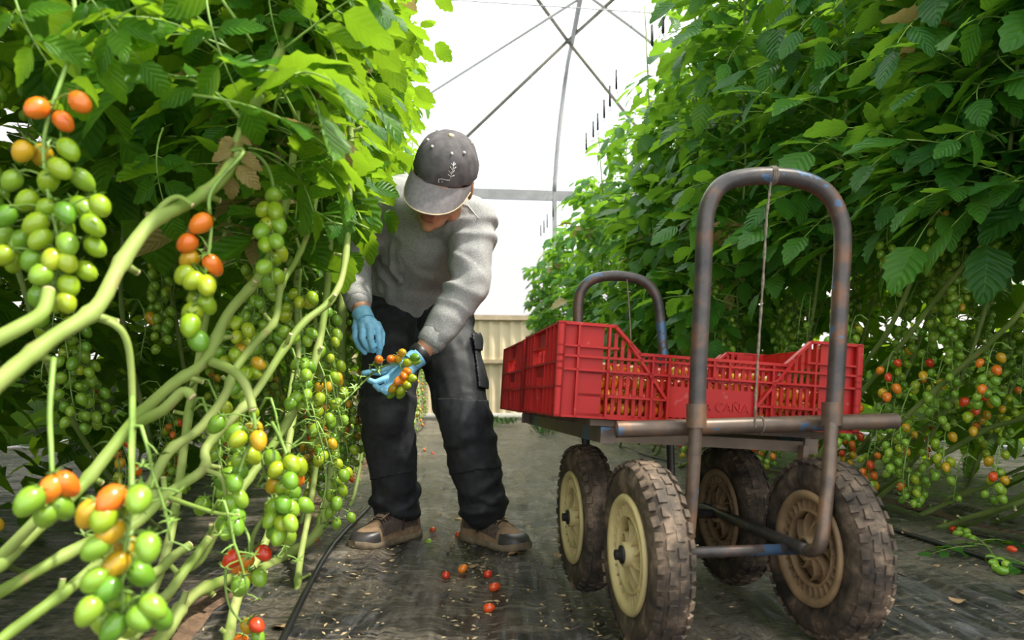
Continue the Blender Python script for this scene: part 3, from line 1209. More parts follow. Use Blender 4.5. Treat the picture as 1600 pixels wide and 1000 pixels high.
# ---- the rows
def row_plant(name, s0, u0, lean, h, side, rnd, label, group, n_leaf, trusses, leaf_z, meshes, ok, mat, detail=True, r0=.009):
    """a vine that lies along the row, climbs at a slant, then hangs straight from its string"""
    du = rnd.uniform(-.16, .16)
    pts = []
    for t, z in ((0, .0), (.16, .06), (.38, .22), (.62, .50), (.82, .82), (.96, 1.15), (1.03, 1.6), (1.06, 2.2), (1.07, h)):
        pts.append(rw(u0 + du * t + rnd.uniform(-.03, .03), s0 + lean * t + rnd.uniform(-.03, .03), z + (rnd.uniform(-.03, .03) if z else 0)))
    pts[0].z = gz(pts[0].x, pts[0].y) - .01
    radii = [r0 * rnd.uniform(.85, 1.15) * (1 - .055 * i) for i in range(len(pts))]
    o = thing(name, (pts[0].x, pts[0].y, 0), label, 'tomato plant', group)
    mb, q = stem_mesh(pts, radii, rnd, stubs=detail)
    mb.build('stem', [M[mat], M['cut']], parent=o)
    if n_leaf:
        add_leaves(o, q, leaf_z, h, n_leaf, side, rnd, meshes, ok)
    for k in range(trusses):
        i = [j for j in range(len(q)) if .28 < q[j][2] < leaf_z + .45]
        p = V(q[rnd.choice(i)][:3])
        zz = p.z
        dirn = RP * (-side) + RD * rnd.uniform(-1, 1)
        far = p.y > 5
        nfr = rnd.randint(5, 8) if far else rnd.randint(9, 16)
        L = min(.30, zz * .8)
        if L < .12:
            continue
        ripe = max(.1, .82 - .75 * zz + rnd.gauss(0, .12))
        truss(o, p, dirn, nfr, rnd.uniform(.95, 1.15), ripe, rnd, fruit=.88, length=L)
    for k in range(4 if detail and trusses else 0):
        i = [j for j in range(len(q)) if .3 < q[j][2] < 1.0]
        p = V(q[rnd.choice(i)][:3])
        truss(o, p, RP * (-side) + RD * rnd.uniform(-1, 1), 12, 1.3, .3, rnd, fruit=.06, length=min(.25, p.z * .7))
    return o


rnd = random.Random(11)
NL = 25
for k in range(NL):
    s0 = .95 + k * .43
    near = s0 < 4.2
    row_plant('tomato_plant', s0, -1.14 + rnd.uniform(-.12, .12), rnd.uniform(.8, 1.05), rnd.uniform(3.1, 3.5), -1, rnd,
              '%s tomato plant along the left row, counted from the camera behind the foreground vines' % ORD[k], 'tomato plants of the left row',
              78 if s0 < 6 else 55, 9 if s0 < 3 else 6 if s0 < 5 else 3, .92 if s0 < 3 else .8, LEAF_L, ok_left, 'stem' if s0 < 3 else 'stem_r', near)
rnd = random.Random(23)
NR = 25
for k in range(NR):
    s0 = 2.55 + k * .41
    row_plant('tomato_plant', s0, 1.10 + rnd.uniform(-.16, .16), -rnd.uniform(.95, 1.35), rnd.uniform(2.9, 3.4) if s0 < 8.5 else rnd.uniform(2.5, 2.9), 1, rnd,
              '%s tomato plant along the right row, counted from the camera beyond the cart' % ORD[k], 'tomato plants of the right row',
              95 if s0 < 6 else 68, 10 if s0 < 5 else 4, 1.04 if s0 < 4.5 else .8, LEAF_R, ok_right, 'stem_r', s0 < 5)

# ---- the six vines that slant up at the right edge beyond the cart
RFORE = [
    ([(1236, 787, 3.1), (1260, 722, 3.0), (1300, 650, 2.8), (1347, 574, 2.6), (1386, 520, 2.45), (1421, 446, 2.33), (1450, 354, 2.25), (1475, 306, 2.18), (1500, 200, 2.1), (1510, -100, 2.05), (1515, -500, 2.0)], 'leftmost slanting tomato vine right of the crate, rising behind the hoop handle'),
    ([(1255, 790, 3.05), (1270, 735, 2.95), (1310, 660, 2.75), (1357, 600, 2.55), (1418, 526, 2.35), (1459, 472, 2.24), (1501, 421, 2.13), (1546, 363, 2.03), (1571, 280, 1.98), (1590, 100, 1.95), (1600, -200, 1.93), (1605, -600, 1.9)], 'long slanting tomato vine second from the crate at the right edge'),
    ([(1312, 802, 2.86), (1340, 745, 2.8), (1400, 668, 2.5), (1472, 600, 2.3), (1542, 539, 2.12), (1600, 478, 2.0), (1640, 380, 1.93), (1660, 200, 1.9), (1670, -100, 1.88)], 'tomato vine leaving the right edge at mid height'),
    ([(1352, 802, 2.86), (1384, 768, 2.75), (1458, 720, 2.58), (1539, 672, 2.38), (1598, 652, 2.25), (1660, 600, 2.1), (1700, 480, 2.0), (1720, 250, 1.95)], 'tomato vine leaving the right edge just above crate-floor height'),
    ([(1436, 806, 2.8), (1475, 788, 2.72), (1517, 768, 2.6), (1598, 742, 2.4), (1680, 680, 2.2), (1740, 560, 2.1), (1760, 300, 2.0)], 'low tomato vine leaving the right edge above the dropped truss'),
    ([(1462, 826, 2.54), (1490, 818, 2.48), (1517, 808, 2.4), (1598, 783, 2.2), (1660, 740, 2.1), (1720, 600, 2.0), (1740, 300, 1.95)], 'lowest tomato vine on the right, lying just above the mulch')]
rnd = random.Random(77)
RQ = []
for pl, lab in RFORE:
    pts = [P(*p) for p in pl]
    o = thing('tomato_plant', (pts[0].x, pts[0].y, 0), lab, 'tomato plant', 'vines at the right edge')
    mb, q = stem_mesh(pts, [max(.004, .0105 * (1 - .05 * i)) for i in range(len(pts))], rnd)
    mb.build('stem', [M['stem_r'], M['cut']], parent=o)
    add_leaves(o, q, 1.0, 3.0, 26, 1, rnd, LEAF_R, ok_right, (.75, 1.15))
    RQ.append(o)
for i, px, py, d, n, L, ripe, fr_ in ((1, 1352, 628, 2.55, 13, .17, .45, .95), (3, 1440, 655, 2.45, 15, .24, .25, .95), (3, 1512, 672, 2.35, 11, .20, .50, .95), (4, 1590, 700, 2.2, 12, .2, .45, .95), (1, 1452, 560, 2.4, 9, .16, .6, .9), (2, 1585, 545, 2.1, 12, .2, .5, .95),
                                (2, 1548, 610, 2.25, 8, .14, .75, .9), (5, 1425, 745, 2.5, 9, .10, .3, .9), (1, 1500, 318, 2.1, 12, .18, .1, .95), (0, 1395, 370, 2.3, 10, .10, .1, .95), (0, 1440, 420, 2.35, 9, .2, .1, .2), (2, 1470, 600, 2.3, 14, .3, .2, .05),
                                (3, 1430, 690, 2.5, 14, .28, .2, .05), (4, 1530, 720, 2.4, 12, .2, .2, .05), (2, 1400, 640, 2.5, 12, .2, .2, .05), (0, 1330, 470, 2.5, 12, .2, .2, .9), (0, 1360, 500, 2.5, 12, .2, .2, .9), (1, 1400, 560, 2.4, 8, .15, .8, .9), (3, 1385, 700, 2.6, 10, .18, .7, .9)):
    truss(RQ[i], P(px, py, d), -RP + RD * rnd.uniform(-1, 1), n, 1.1, ripe, rnd, fr_, L)

# ---- rows behind: same vines, their foliage as one mass each
LOW = []
for k in range(5):
    rr = random.Random(80 + k)
    big, buv = MB(), {}
    for i in range(150 if k < 3 else 90):
        mb, uvs = make_leaf(100 + k * 7 + i % 7, low=True, scale=rr.uniform(1.1, 1.7))
        a = rr.uniform(-PI, PI)
        Mr = Matrix.Translation((rr.uniform(-.14, .14), rr.uniform(-.42, .42), rr.uniform(.16 if k < 3 else 1.05, 3.2))) @ Matrix.Rotation(a, 4, 'Z') @ Matrix.Rotation(rr.uniform(-.6, .5), 4, 'Y')
        o = big.add([Mr @ p for p in mb.v], mb.f)
        for kk, v in uvs.items():
            buv[o + kk] = v
    LOW.append(leaf_to_mesh(big, buv, 'foliage', [M['leaf']]))
rnd = random.Random(47)                      # the second line of vines in each bed
for side, u0, n, s1, nm in ((-1, -1.72, 9, 1.7, 'left'), (1, 1.62, 10, 2.6, 'right')):
    for k in range(n):
        s0 = s1 + k * .5
        lean = -rnd.uniform(.8, 1.2)
        o = row_plant('tomato_plant', s0, u0 + rnd.uniform(-.12, .12), lean, 3.1, side, rnd,
                      '%s tomato plant from the camera in the back line of the %s bed' % (ORD[k], nm), 'vines in the back line of the %s bed' % nm,
                      0, 8, 1.0, LEAF_L, ok_left, 'stem_r', detail=True)
        f = place('foliage', LOW[3 + k % 2], Matrix.Translation(rw(u0, s0 + lean)) @ Matrix.Rotation(rnd.choice((0, PI)), 4, 'Z'), o)
        f['kind'] = 'stuff'
rnd = random.Random(31)
for side, u0, nm in ((-1, -2.55, 'left'), (1, 2.6, 'right')):
    for k in range(16):
        s0 = (.6 if side < 0 else 1.9) + k * .68
        o = row_plant('tomato_plant', s0, u0 + rnd.uniform(-.1, .1), (.9 if side < 0 else -1.1), 3.2, side, rnd,
                      '%s tomato plant from the camera in the outer row behind the %s row' % (ORD[k], nm), 'tomato plants of the outer %s row' % nm,
                      0, 3 if s0 < 6 else 0, .9, LEAF_L, ok_left, 'stem_r', detail=False)
        f = place('foliage', LOW[k % 3], Matrix.Translation(rw(u0, s0 + (.9 if side < 0 else -1.1))) @ Matrix.Rotation(rnd.choice((0, PI)), 4, 'Z'), o)
        f['kind'] = 'stuff'

# large leaves hanging close to the camera in the upper left
for key, px, py, d, ang, sc, old in (('A', 322, -10, .98, 80, .62, 0), ('A', 235, 5, .9, 150, .55, 0), ('A', 372, 190, 1.04, 85, .34, 1), ('C', 20, -30, .85, 75, .5, 0), ('A', 120, -40, .88, 60, .5, 0), ('C', 255, 200, 1.25, 100, .62, 0), ('C', 420, -20, 1.2, 85, .6, 0), ('C', 540, 240, 1.9, 60, .75, 0), ('E', 500, 300, 1.8, 70, .7, 0)):
    c = P(px, py, d)
    a = rad(ang)                             # direction on the picture plane, 90 = straight down
    x = V((math.cos(a), -.15, -math.sin(a))).normalized()
    z = (V((.1, -1, .15)) - x * x.dot(V((.1, -1, .15)))).normalized()
    place('leaf', (LEAF_OLD if old else LEAF_L)[1], basis(x, z.cross(x), z, c) @ Matrix.Scale(sc, 4), FQ[key][0])

# roller hooks on the wire above the right row
mb = MB()
mb.tube([rw(1.05, -1, 3.92), rw(1.05, 6, 3.86), rw(1.05, SB - .1, 3.92)], .003, 5)
mb.build('crop_wire', M['galv'], parent=ceiling)
for k, (px, py, h) in enumerate([(963, 124, 30), (953, 150, 32), (944, 170, 28), (934, 190, 26), (927, 202, 24), (916, 221, 26), (1019, 55, 32), (1036, 40, 24), (864, 328, 22), (855, 345, 22), (850, 354, 20), (845, 360, 18)]):
    d = (.82 + .665 * .995) / ((px - 800) / F * .995 + .0995)      # where the ray meets the aisle side of the row
    mb = MB()
    a, b = P(px, py - h / 2, d), P(px, py + h / 2, d)
    mb.tube([a, b], .011, 6)
    mb.tube([a, a + V((0, 0, .25))], .002, 4)
    mb.tube([b, b + V((.01, 0, -.03)), b + V((-.015, 0, -.045))], .004, 5)
    tag(mb.build('twine_hook', M['hook'], at=(b.x, b.y, b.z)),
        '%s from the right of the black twine hooks above the right row' % ORD[{6: 1, 7: 0}.get(k, k + 2 if k < 6 else k)], 'twine hook', 'twine hooks on the crop wire')

# drip hoses along the beds
for u, lab in ((-.98, 'black drip hose along the foot of the left row'), (.96, 'black drip hose along the foot of the right row')):
    mb = MB()
    mb.tube([rw(u + .03 * math.sin(s * 2.1), s, 0) + V((0, 0, gz(*rw(u, s).xy) + .012)) for s in [.3 + .25 * k for k in range(48)]], .008, 7)
    tag(mb.build('drip_hose', M['hose'], at=rw(u, .3)), lab, 'hose')
# ------------------------------------------------------------------ the cart
PSI = math.atan(.147)
CX = V((math.cos(PSI), math.sin(PSI), 0))
CY = V((-math.sin(PSI), math.cos(PSI), 0))
cart = thing('hand_cart', (.44, 1.6, 0), 'rusty four-wheeled hand cart with two hoop handles carrying red crates', 'cart')

# hoop handles and lower frame, followed from the photo
def tube_part(name, pts, r, mat='steel', n=12, sm=6):
    mb = MB()
    mb.tube(smooth_path(pts, sm), r, n)
    return mb.build(name, M[mat], parent=cart)


tube_part('front_handle', [P(1088, 668, 1.322), P(1092, 560, 1.32), P(1099, 420, 1.318), P(1101, 362, 1.316), P(1108, 318, 1.318), P(1130, 288, 1.322), P(1165, 277, 1.327), P(1208, 275, 1.333), P(1253, 281, 1.342), P(1290, 300, 1.35), P(1310, 332, 1.354), P(1317, 372, 1.356), P(1313, 460, 1.358), P(1307, 580, 1.354), P(1301, 668, 1.348)], .0168)
for a, b in ((P(1088, 655, 1.322), P(1078, 800, 1.325)), (P(1300, 655, 1.362), P(1288, 790, 1.365))):
    pass
tube_part('front_leg', [P(1088, 650, 1.322), P(1083, 740, 1.324), P(1077, 820, 1.328), P(1072, 855, 1.335), P(1066, 872, 1.35), P(1060, 872, 1.38), P(1046, 864, 1.43)], .0132, 'rusty')
tube_part('front_leg', [P(1300, 650, 1.350), P(1295, 740, 1.31), P(1289, 800, 1.285), P(1285, 835, 1.275), P(1278, 856, 1.28), P(1264, 861, 1.31)], .0132, 'rusty')
fr, rr_ = P(1264, 861, 1.31), P(1062, 776, 2.10)
fl, rl_ = P(1046, 864, 1.43), P(936, 776, 2.08)
tube_part('side_rail', [fr, fr.lerp(rr_, .5), rr_], .0125)
tube_part('side_rail', [fl, fl.lerp(rl_, .5), rl_], .0125)
tube_part('rear_leg', [rr_, P(1053, 766, 2.14), P(1049, 745, 2.155), P(1047, 690, 2.16), P(1043, 640, 2.18)], .0125)
tube_part('rear_leg', [rl_, P(925, 766, 2.12), P(917, 745, 2.14), P(915, 690, 2.15), P(908, 640, 2.17)], .0125)
tube_part('rear_handle', [P(1042, 640, 2.18), P(1037, 560, 2.20), P(1031, 490, 2.21), P(1024, 460, 2.21), P(1008, 441, 2.21), P(985, 433, 2.21), P(955, 431, 2.21), P(928, 436, 2.21), P(911, 450, 2.21), P(904, 474, 2.21), P(904, 540, 2.20), P(907, 640, 2.18)], .0165)
# collars where the hoop legs are sleeved
for p in (P(1088, 655, 1.322), P(1300, 652, 1.350)):
    mb = MB()
    mb.tube([p + V((0, 0, -.016)), p + V((0, 0, .03))], .0195, 14)
    mb.build('collar', M['rusty'], parent=cart, sharp=40)
# crate-local frame: the load leans a little to the right
RHO = rad(3.6)
XC = (CX * math.cos(RHO) + V((0, 0, -math.sin(RHO)))).normalized()
YC = CY
ZC = XC.cross(YC).normalized()
C0 = V((.082, 1.362, .455))
MC = basis(XC, YC, ZC, C0)
# front pipe of the deck, hollow at the ends
pl, pr = P(963, 671, 1.338), P(1400, 657.5, 1.42)
mb = MB()
ax = (pr - pl).normalized()
mb.tube([pl, pr], .0165, 16, caps=False)
mb.tube([pr, pr - ax * .04], .0135, 16, caps=True)
mb.tube([pl, pl + ax * .04], .0135, 16, caps=True)
mb.build('deck_pipe', M['rusty'], parent=cart)


def cbox(mb, c, size, Mx=MC):
    r3 = Mx.to_3x3()
    mb.box(Mx @ V(c), size, r3)


def cpart(name, c, size, mat, parent=None):
    mb = MB()
    cbox(mb, c, size)
    return mb.build(name, M[mat], parent=parent or cart, smooth=False)


for x in (.115, .56):
    cpart('deck_beam', (x, .44, -.032), (.03, .88, .032), 'rusty')
cpart('deck_crossbar', (.34, .86, -.03), (.52, .03, .03), 'rusty')
cpart('deck_crossbar', (.34, .02, -.034), (.46, .03, .022), 'wood')
for k in range(7):
    cpart('deck_plank', (.34, .065 + .125 * k, -.008), (.52, .105, .013), 'wood')
cpart('bracket', (.535, -.012, -.045), (.012, .02, .03), 'rusty')
cpart('bracket', (.29, -.012, -.05), (.014, .02, .026), 'rusty')

# axles and wheels
FM = V((.44, 1.365, .185))
RM = FM + CY * .41
for mid, h in ((FM, .185), (RM, .195)):
    mb = MB()
    mb.tube([mid - CX * (h - .01), mid + CX * (h - .01)], .0115, 10)
    mb.build('axle', M['steel'], parent=cart)

R0, WB, RB = .183, .039, .112
prof = []
for k in range(25):                          # tyre section from one bead over the crown to the other
    a = -PI * .5 + PI * k / 24
    ca, sa = math.cos(a), math.sin(a)
    wv = WB * math.copysign(abs(sa) ** .75, sa)
    prof.append((RB + (R0 - RB) * abs(ca) ** .62, wv * (1.0 if abs(ca) > .25 else .78 + .88 * abs(ca))))
prof += [(RB - .004, WB * .6), (RB - .004, -WB * .6)]
mb = MB()
mb.lathe(prof, 56)
ME_TYRE = mb.mesh('tyre', [M['tyre']])
mb = MB()
NB = 40
for ring, (wv, dr, bw, bl) in enumerate(((-.0285, -.0075, .0145, .020), (-.0098, -.0012, .0165, .0225), (.0098, -.0012, .0165, .0225), (.0285, -.0075, .0145, .020))):
    for k in range(NB):
        a = 2 * PI * (k + .5 * (ring % 2)) / NB
        e, t = V((math.cos(a), math.sin(a), 0)), V((-math.sin(a), math.cos(a), 0))
        tilt = -.55 if wv < -.02 else .55 if wv > .02 else 0
        nn = (e * math.cos(tilt) + V((0, 0, math.sin(tilt)))).normalized()
        bb = nn.cross(t)
        rot = Matrix((t, bb, nn)).transposed()
        jr = .0010 * math.sin(k * 7.3 + ring * 2.1) + .0006 * math.sin(k * 3.1 + ring)
        mb.box(e * (R0 + dr - .0012 + jr) + V((0, 0, wv + .0012 * math.sin(k * 5.7 + ring))), (bl * (.86 + .12 * math.sin(k * 2.9 + ring * 4)), bw * (.88 + .1 * math.sin(k * 4.3 + ring)), .007), rot @ Matrix.Rotation(.12 * math.sin(k * 9.1 + ring), 3, 'Z'))
ME_TREAD = mb.mesh('tread', [M['tread']], smooth=False)


def rim_meshes(key):
    m = M[key]
    mb = MB()
    for sg in (1, -1):                       # two shells, lip to hub
        mb.lathe([(RB + .006, sg * .034), (RB + .001, sg * .040), (RB - .010, sg * .038), (RB - .014, sg * .030), (RB - .018, sg * .012), (RB - .014, sg * .006), (RB - .004, sg * .020), (RB + .002, sg * .030)], 48)
        mb.lathe([(.078, sg * .030), (.074, sg * .032), (.072, sg * .026), (.072, sg * .008), (.078, sg * .008)], 40)
        mb.lathe([(.024, sg * .042), (.016, sg * .042), (.016, sg * .0), (.026, sg * .0)], 24)
    mb.lathe([(RB - .015, .007), (RB - .015, -.007), (.018, -.005), (.018, .005)], 48)
    rim = mb.mesh('rim', m)
    mb = MB()
    for sg in (1, -1):
        for k in range(28):
            a = 2 * PI * k / 28
            e, t = V((math.cos(a), math.sin(a), 0)), V((-math.sin(a), math.cos(a), 0))
            mb.box(e * .086 + V((0, 0, sg * .019)), (.024, .0032, .022), Matrix((e, t, V((0, 0, 1)))).transposed())
        for k in range(9):
            a = 2 * PI * k / 9
            pts = []
            for j in range(6):
                r = .022 + .052 * j / 5
                b = a + .55 * (j / 5) ** 2
                pts.append(V((r * math.cos(b), r * math.sin(b), sg * (.030 - .010 * j / 5))))
            for j in range(5):
                p, q = pts[j], pts[j + 1]
                e = (q - p).normalized()
                t = V((0, 0, 1)).cross(e).normalized()
                mb.box((p + q) / 2 - V((0, 0, sg * .007)), ((q - p).length * 1.05, .0038, .016), Matrix((e, t, e.cross(t))).transposed())
    sp = mb.mesh('spokes', m, smooth=False)
    return rim, sp


RIM = {k: rim_meshes(k) for k in ('rim', 'rim_d')}
mb = MB()
mb.lathe([(.0, .057), (.010, .057), (.0105, .046), (.018, .046), (.018, .040), (.0, .040)], 16, closed=False)
ME_HUB = mb.mesh('hub_cap', M['dark'])
for mid, sg, key, tr, lab in ((FM, -1, 'rim', .185, 'front wheel with cream ribbed rim, crate side'), (FM, 1, 'rim_d', .196, 'front wheel with brown dirty rim'), (RM, -1, 'rim', .198, 'rear wheel with cream ribbed rim'), (RM, 1, 'rim_d', .195, 'rear wheel in shadow, dirty rim')):
    c = mid + CX * (sg * tr)
    c.z = R0 + .003 + .0
    z = CX * sg
    x = V((0, 0, 1))
    Mw = basis(x, z.cross(x), z, c)
    ty = place('wheel', ME_TYRE, Mw, cart)
    ty['label'] = lab
    for nm, me in (('tread', ME_TREAD), ('rim', RIM[key][0]), ('spokes', RIM[key][1]), ('hub_cap', ME_HUB)):
        o = bpy.data.objects.new(nm, me)
        COL.objects.link(o)
        o.parent = ty

# cords tied to the hoops
mb = MB()
q = smooth_path([P(1204, 266, 1.332), P(1204, 288, 1.325), P(1198, 340, 1.32), P(1192, 440, 1.318), P(1184, 560, 1.316), P(1180, 640, 1.312), P(1180, 668, 1.325)], 8)
mb.tube(q, [.0024 + .0008 * math.sin(i * 1.9) for i in range(len(q))], 6)
c = P(1206, 275, 1.333)
for k in range(3):
    mb.lathe([(.0172 + .0022, .0), (.0172, .0022), (.0172 - .002, 0), (.0172, -.0022)], 14, basis(V((0, 0, 1)), CY, CX, c + CX * (.004 * k - .004)))
c = P(1180, 664, 1.378)
mb.lathe([(.0172 + .0022, .0), (.0172, .0022), (.0172 - .002, 0), (.0172, -.0022)], 14, basis(V((0, 0, 1)), CY, CX, pl.lerp(pr, .50)))
mb.build('cord', M['cord'], parent=cart)
mb = MB()
q = smooth_path([P(979, 425, 2.205), P(980, 440, 2.2), P(983, 480, 2.19), P(986, 535, 2.18)], 6)
mb.tube(q, .0022, 6)
mb.build('cord', M['cord'], parent=cart)

# ------------------------------------------------------------------ the crates
CW, CD, CH, CL = .668, .405, .189, .136     # width, depth, end height, low middle height


def top_at(u):
    a = min(u, CW - u)
    if a < .118: return CH
    if a < .172: return CH + (CL - CH) * (a - .118) / .054
    return CL


def make_crate(Mx, label, floor_z=0.0):
    o = thing('harvest_crate', Mx.translation, label, 'crate', 'red harvest crates on the cart')

    def b(mb, x0, x1, y0, y1, z0, z1):
        mb.box(Mx @ V(((x0 + x1) / 2, (y0 + y1) / 2, (z0 + z1) / 2)), (x1 - x0, y1 - y0, z1 - z0), Mx.to_3x3())

    def bar(mb, u0, z0, u1, z1, y0, y1, wd):
        p, q = V((u0, 0, z0)), V((u1, 0, z1))
        e = (q - p).normalized()
        n = V((-e.z, 0, e.x)) * wd
        vs = [V((a.x + s * n.x, y, a.z + s * n.z)) for a in (p, q) for s in (-.5, .5) for y in (y0, y1)]
        mb.add([Mx @ v for v in vs], [(0, 1, 3, 2), (4, 6, 7, 5), (0, 4, 5, 1), (2, 3, 7, 6), (0, 2, 6, 4), (1, 5, 7, 3)])
    # two long sides with slots
    for y, out in ((0, -1), (CD, 1)):
        def yy(a, c):                        # depth range measured outwards from the wall plane
            q = sorted((y + out * a, y + out * c))
            return q[0], q[1]
        mb = MB()
        w0, w1 = yy(-.014, -.010)
        e = .072
        b(mb, 0, e, w0, w1, 0, CH)
        b(mb, CW - e, CW, w0, w1, 0, CH)
        u = e
        k = 0
        while u < CW - e:                    # slats between the slots
            h = min(top_at(u), top_at(u + .0075))
            wide = .026 if k == 0 or u + .0145 * 2 > CW - e else .0075
            b(mb, u, min(u + wide, CW - e), w0, w1, 0, h - .003)
            u += wide + .0072
            k += 1
        b(mb, .235, CW - .235, w0 - .001, w1 + .001, .012, CH * .40)      # name panel
        for z0, z1 in ((0, .010), (.044, .050), (.090, .098)):
            b(mb, .05, CW - .05, w0, w1, z0, z1)
        side = mb.build('side_wall', M['red'], parent=o, smooth=False)
        mb = MB()
        r0, r1 = yy(-.014, .0)
        for z in (.0, .0945, .1215):
            b(mb, .0, CW, r0, r1, z, z + .0045)
        for z in (.142,):
            b(mb, 0, .128, r0, r1, z, z + .004)
            b(mb, CW - .128, CW, r0, r1, z, z + .004)
        b(mb, .105, .235, r0, r1, .044, .048)
        b(mb, CW - .235, CW - .105, r0, r1, .044, .048)
        for u in (.0, .042, .105, .20, .235, CW - .2395, CW - .2045, CW - .109, CW - .046, CW - .0045):
            b(mb, u, u + .0042, r0, r1, 0, top_at(u) - .002)
        for u in (.30, .334, .368):
            b(mb, u - .002, u + .002, r0, r1, .0945, CL - .002)
        for s in (0, 1):                     # rim following the dip, and the diagonal brace below it
            f = (lambda u: CW - u) if s else (lambda u: u)
            bar(mb, f(0), CH, f(.121), CH, r0, r1, .006)
            bar(mb, f(.118), CH, f(.174), CL, r0, r1, .006)
            bar(mb, f(.150), CH * .83, f(.235), .046, r0, r1, .0055)
        bar(mb, .170, CL, CW - .170, CL, r0, r1, .006)
        mb.build('ribs', M['red'], parent=side, smooth=False)
        if out < 0:
            fc = bpy.data.curves.new('name', 'FONT')
            fc.body = 'LA CA\u00d1A'
            fc.size = .027
            fc.extrude = .0018
            fc.align_x = 'CENTER'
            fo = bpy.data.objects.new('tmp', fc)
            COL.objects.link(fo)
            me = bpy.data.meshes.new_from_object(fo.evaluated_get(bpy.context.evaluated_depsgraph_get()))
            bpy.data.objects.remove(fo)
            T = Mx @ Matrix.Translation((CW / 2 + .028, .0085, .030)) @ Matrix.Rotation(PI / 2, 4, 'X')
            me.transform(T)
            lo = mesh_obj('raised_lettering', me, [M['red']], side)
            me.polygons.foreach_set('use_smooth', [False] * len(me.polygons))
            lo['label'] = 'raised lettering moulded in the red plastic'
    # two short sides: boxed ribs and a hand hole
    for x, out in ((0, -1), (CW, 1)):
        def xx(a, c):
            q = sorted((x + out * a, x + out * c))
            return q[0], q[1]
        mb = MB()
        w0, w1 = xx(-.016, -.012)
        for y0, y1, z0, z1 in ((0, .13, 0, CH), (CD - .13, CD, 0, CH), (.13, CD - .13, 0, .075), (.13, CD - .13, .082, .110), (.13, CD - .13, .150, CH)):
            b(mb, w0, w1, y0, y1, z0, z1)
        side = mb.build('end_wall', M['red'], parent=o, smooth=False)
        mb = MB()
        r0, r1 = xx(-.016, .0)
        for y in (0, .045, .085, .125, .195, CD - .195 - .004, CD - .129, CD - .089, CD - .049, CD - .0045):
            b(mb, r0, r1, y, y + .0045, 0, CH if y < .14 or y > CD - .14 else .082)
        for z in (0, .058, .108, CH - .003):
            b(mb, r0, r1, 0, CD, z, z + .0045)
        b(mb, r0, r1, .125, CD - .125, .146, .150)
        mb.build('ribs', M['red'], parent=side, smooth=False)
    mb = MB()
    b(mb, .012, CW - .012, .012, CD - .012, .003, .007)
    mb.build('crate_floor', M['red'], parent=o, smooth=False)
    return o


crate1 = make_crate(MC, 'red slotted harvest crate of tomatoes at the near end of the cart')
M2 = basis(XC, YC, ZC, C0 + YC * .425 - V((0, 0, .004)))
crate2 = make_crate(M2, 'red slotted harvest crate at the far end of the cart, beside the worker')

# fruit in the near crate: the layers against the slotted front, then the heap behind as one mass
rnd = random.Random(8)
cnt = 0
for layer in range(4):
    for rowi in range(2):
        nx = 20
        for i in range(nx):
            u = .035 + (CW - .07) * (i + .5 * ((layer + rowi) % 2)) / nx
            z = .022 + .0262 * layer
            lim = .112 if u < .30 else .088 if u < .5 else .080
            if z > lim + .02 or u > CW - .03:
                continue
            p = MC @ V((u + rnd.uniform(-.003, .003), .030 + .028 * rowi + rnd.uniform(-.002, .002), z + rnd.uniform(-.002, .002)))
            col = rnd.choice(('orange', 'orange', 'orange', 'orange', 'yellow', 'yellow', 'red'))
            d = V((rnd.gauss(0, .6), rnd.gauss(0, .4), rnd.gauss(0, .7)))
            o = put_tom(None, p, d, col, 1.0, rnd)
            tag(o, '%s plum tomato, %s from the left, %s layer, %s rank in the near crate' % (col, ORD[i], ('bottom', 'second', 'third', 'top')[layer], ('front', 'rear')[rowi]), 'tomato', 'tomatoes in the near crate')
            cnt += 1
for Mx, lab in ((MC, 'heap of orange plum tomatoes filling the near crate'), (M2, 'heap of orange plum tomatoes filling the far crate')):
    mb = MB()
    y0 = .092 if Mx is MC else .04
    yv = y0
    while yv < CD - .03:
        u = .035
        while u < CW - .03:
            z = .055 + .018 * noise.noise(V((u * 9, yv * 9, 1)))
            for dz in (0, .024):
                mb.ell(Mx @ V((u + rnd.uniform(-.004, .004), yv + rnd.uniform(-.004, .004), z + dz)), (.0125, .0155, .0125), Matrix.Rotation(rnd.random() * 3, 3, 'Z'), 8, 5, rnd.choice((0, 0, 1, 1, 2)))
            u += .027
        yv += .029
    tag(mb.build('tomato_heap', [M['t_orange'], M['t_yellow'], M['t_red']], at=Mx.translation), lab, 'tomatoes', kind='stuff')
# ------------------------------------------------------------------ the worker
person = thing('person', (-.27, 2.3, 0), 'bending worker in grey sweatshirt, black work trousers, cap and blue gloves', 'person')

pelvis, waist, chest, neckb = P(652, 470, 2.47), P(652, 432, 2.40), P(668, 366, 2.22), P(684, 316, 2.06)
shL, shR = P(590, 312, 2.16), P(737, 346, 2.10)
elL, wrL = P(549, 412, 2.22), P(560, 471, 2.08)
elR, wrR = P(733, 446, 2.06), P(673, 535, 2.03)
hipL, hipR = P(617, 500, 2.43), P(690, 500, 2.43)
knL, knR = P(604, 640, 2.22), P(727, 660, 2.24)
anL, anR = P(620, 798, 2.36), P(757, 796, 2.28)

# head frame: face towards -y, crown towards +z, before tilting
HC = P(692, 283, 1.93)
HM = Matrix.Translation(HC) @ Matrix.Rotation(rad(18), 4, 'Y') @ Matrix.Rotation(rad(44), 4, 'X') @ Matrix.Rotation(rad(-4), 4, 'Z')
HR = HM.to_3x3()


def hp(x, y, z):
    return HM @ V((x, y, z))


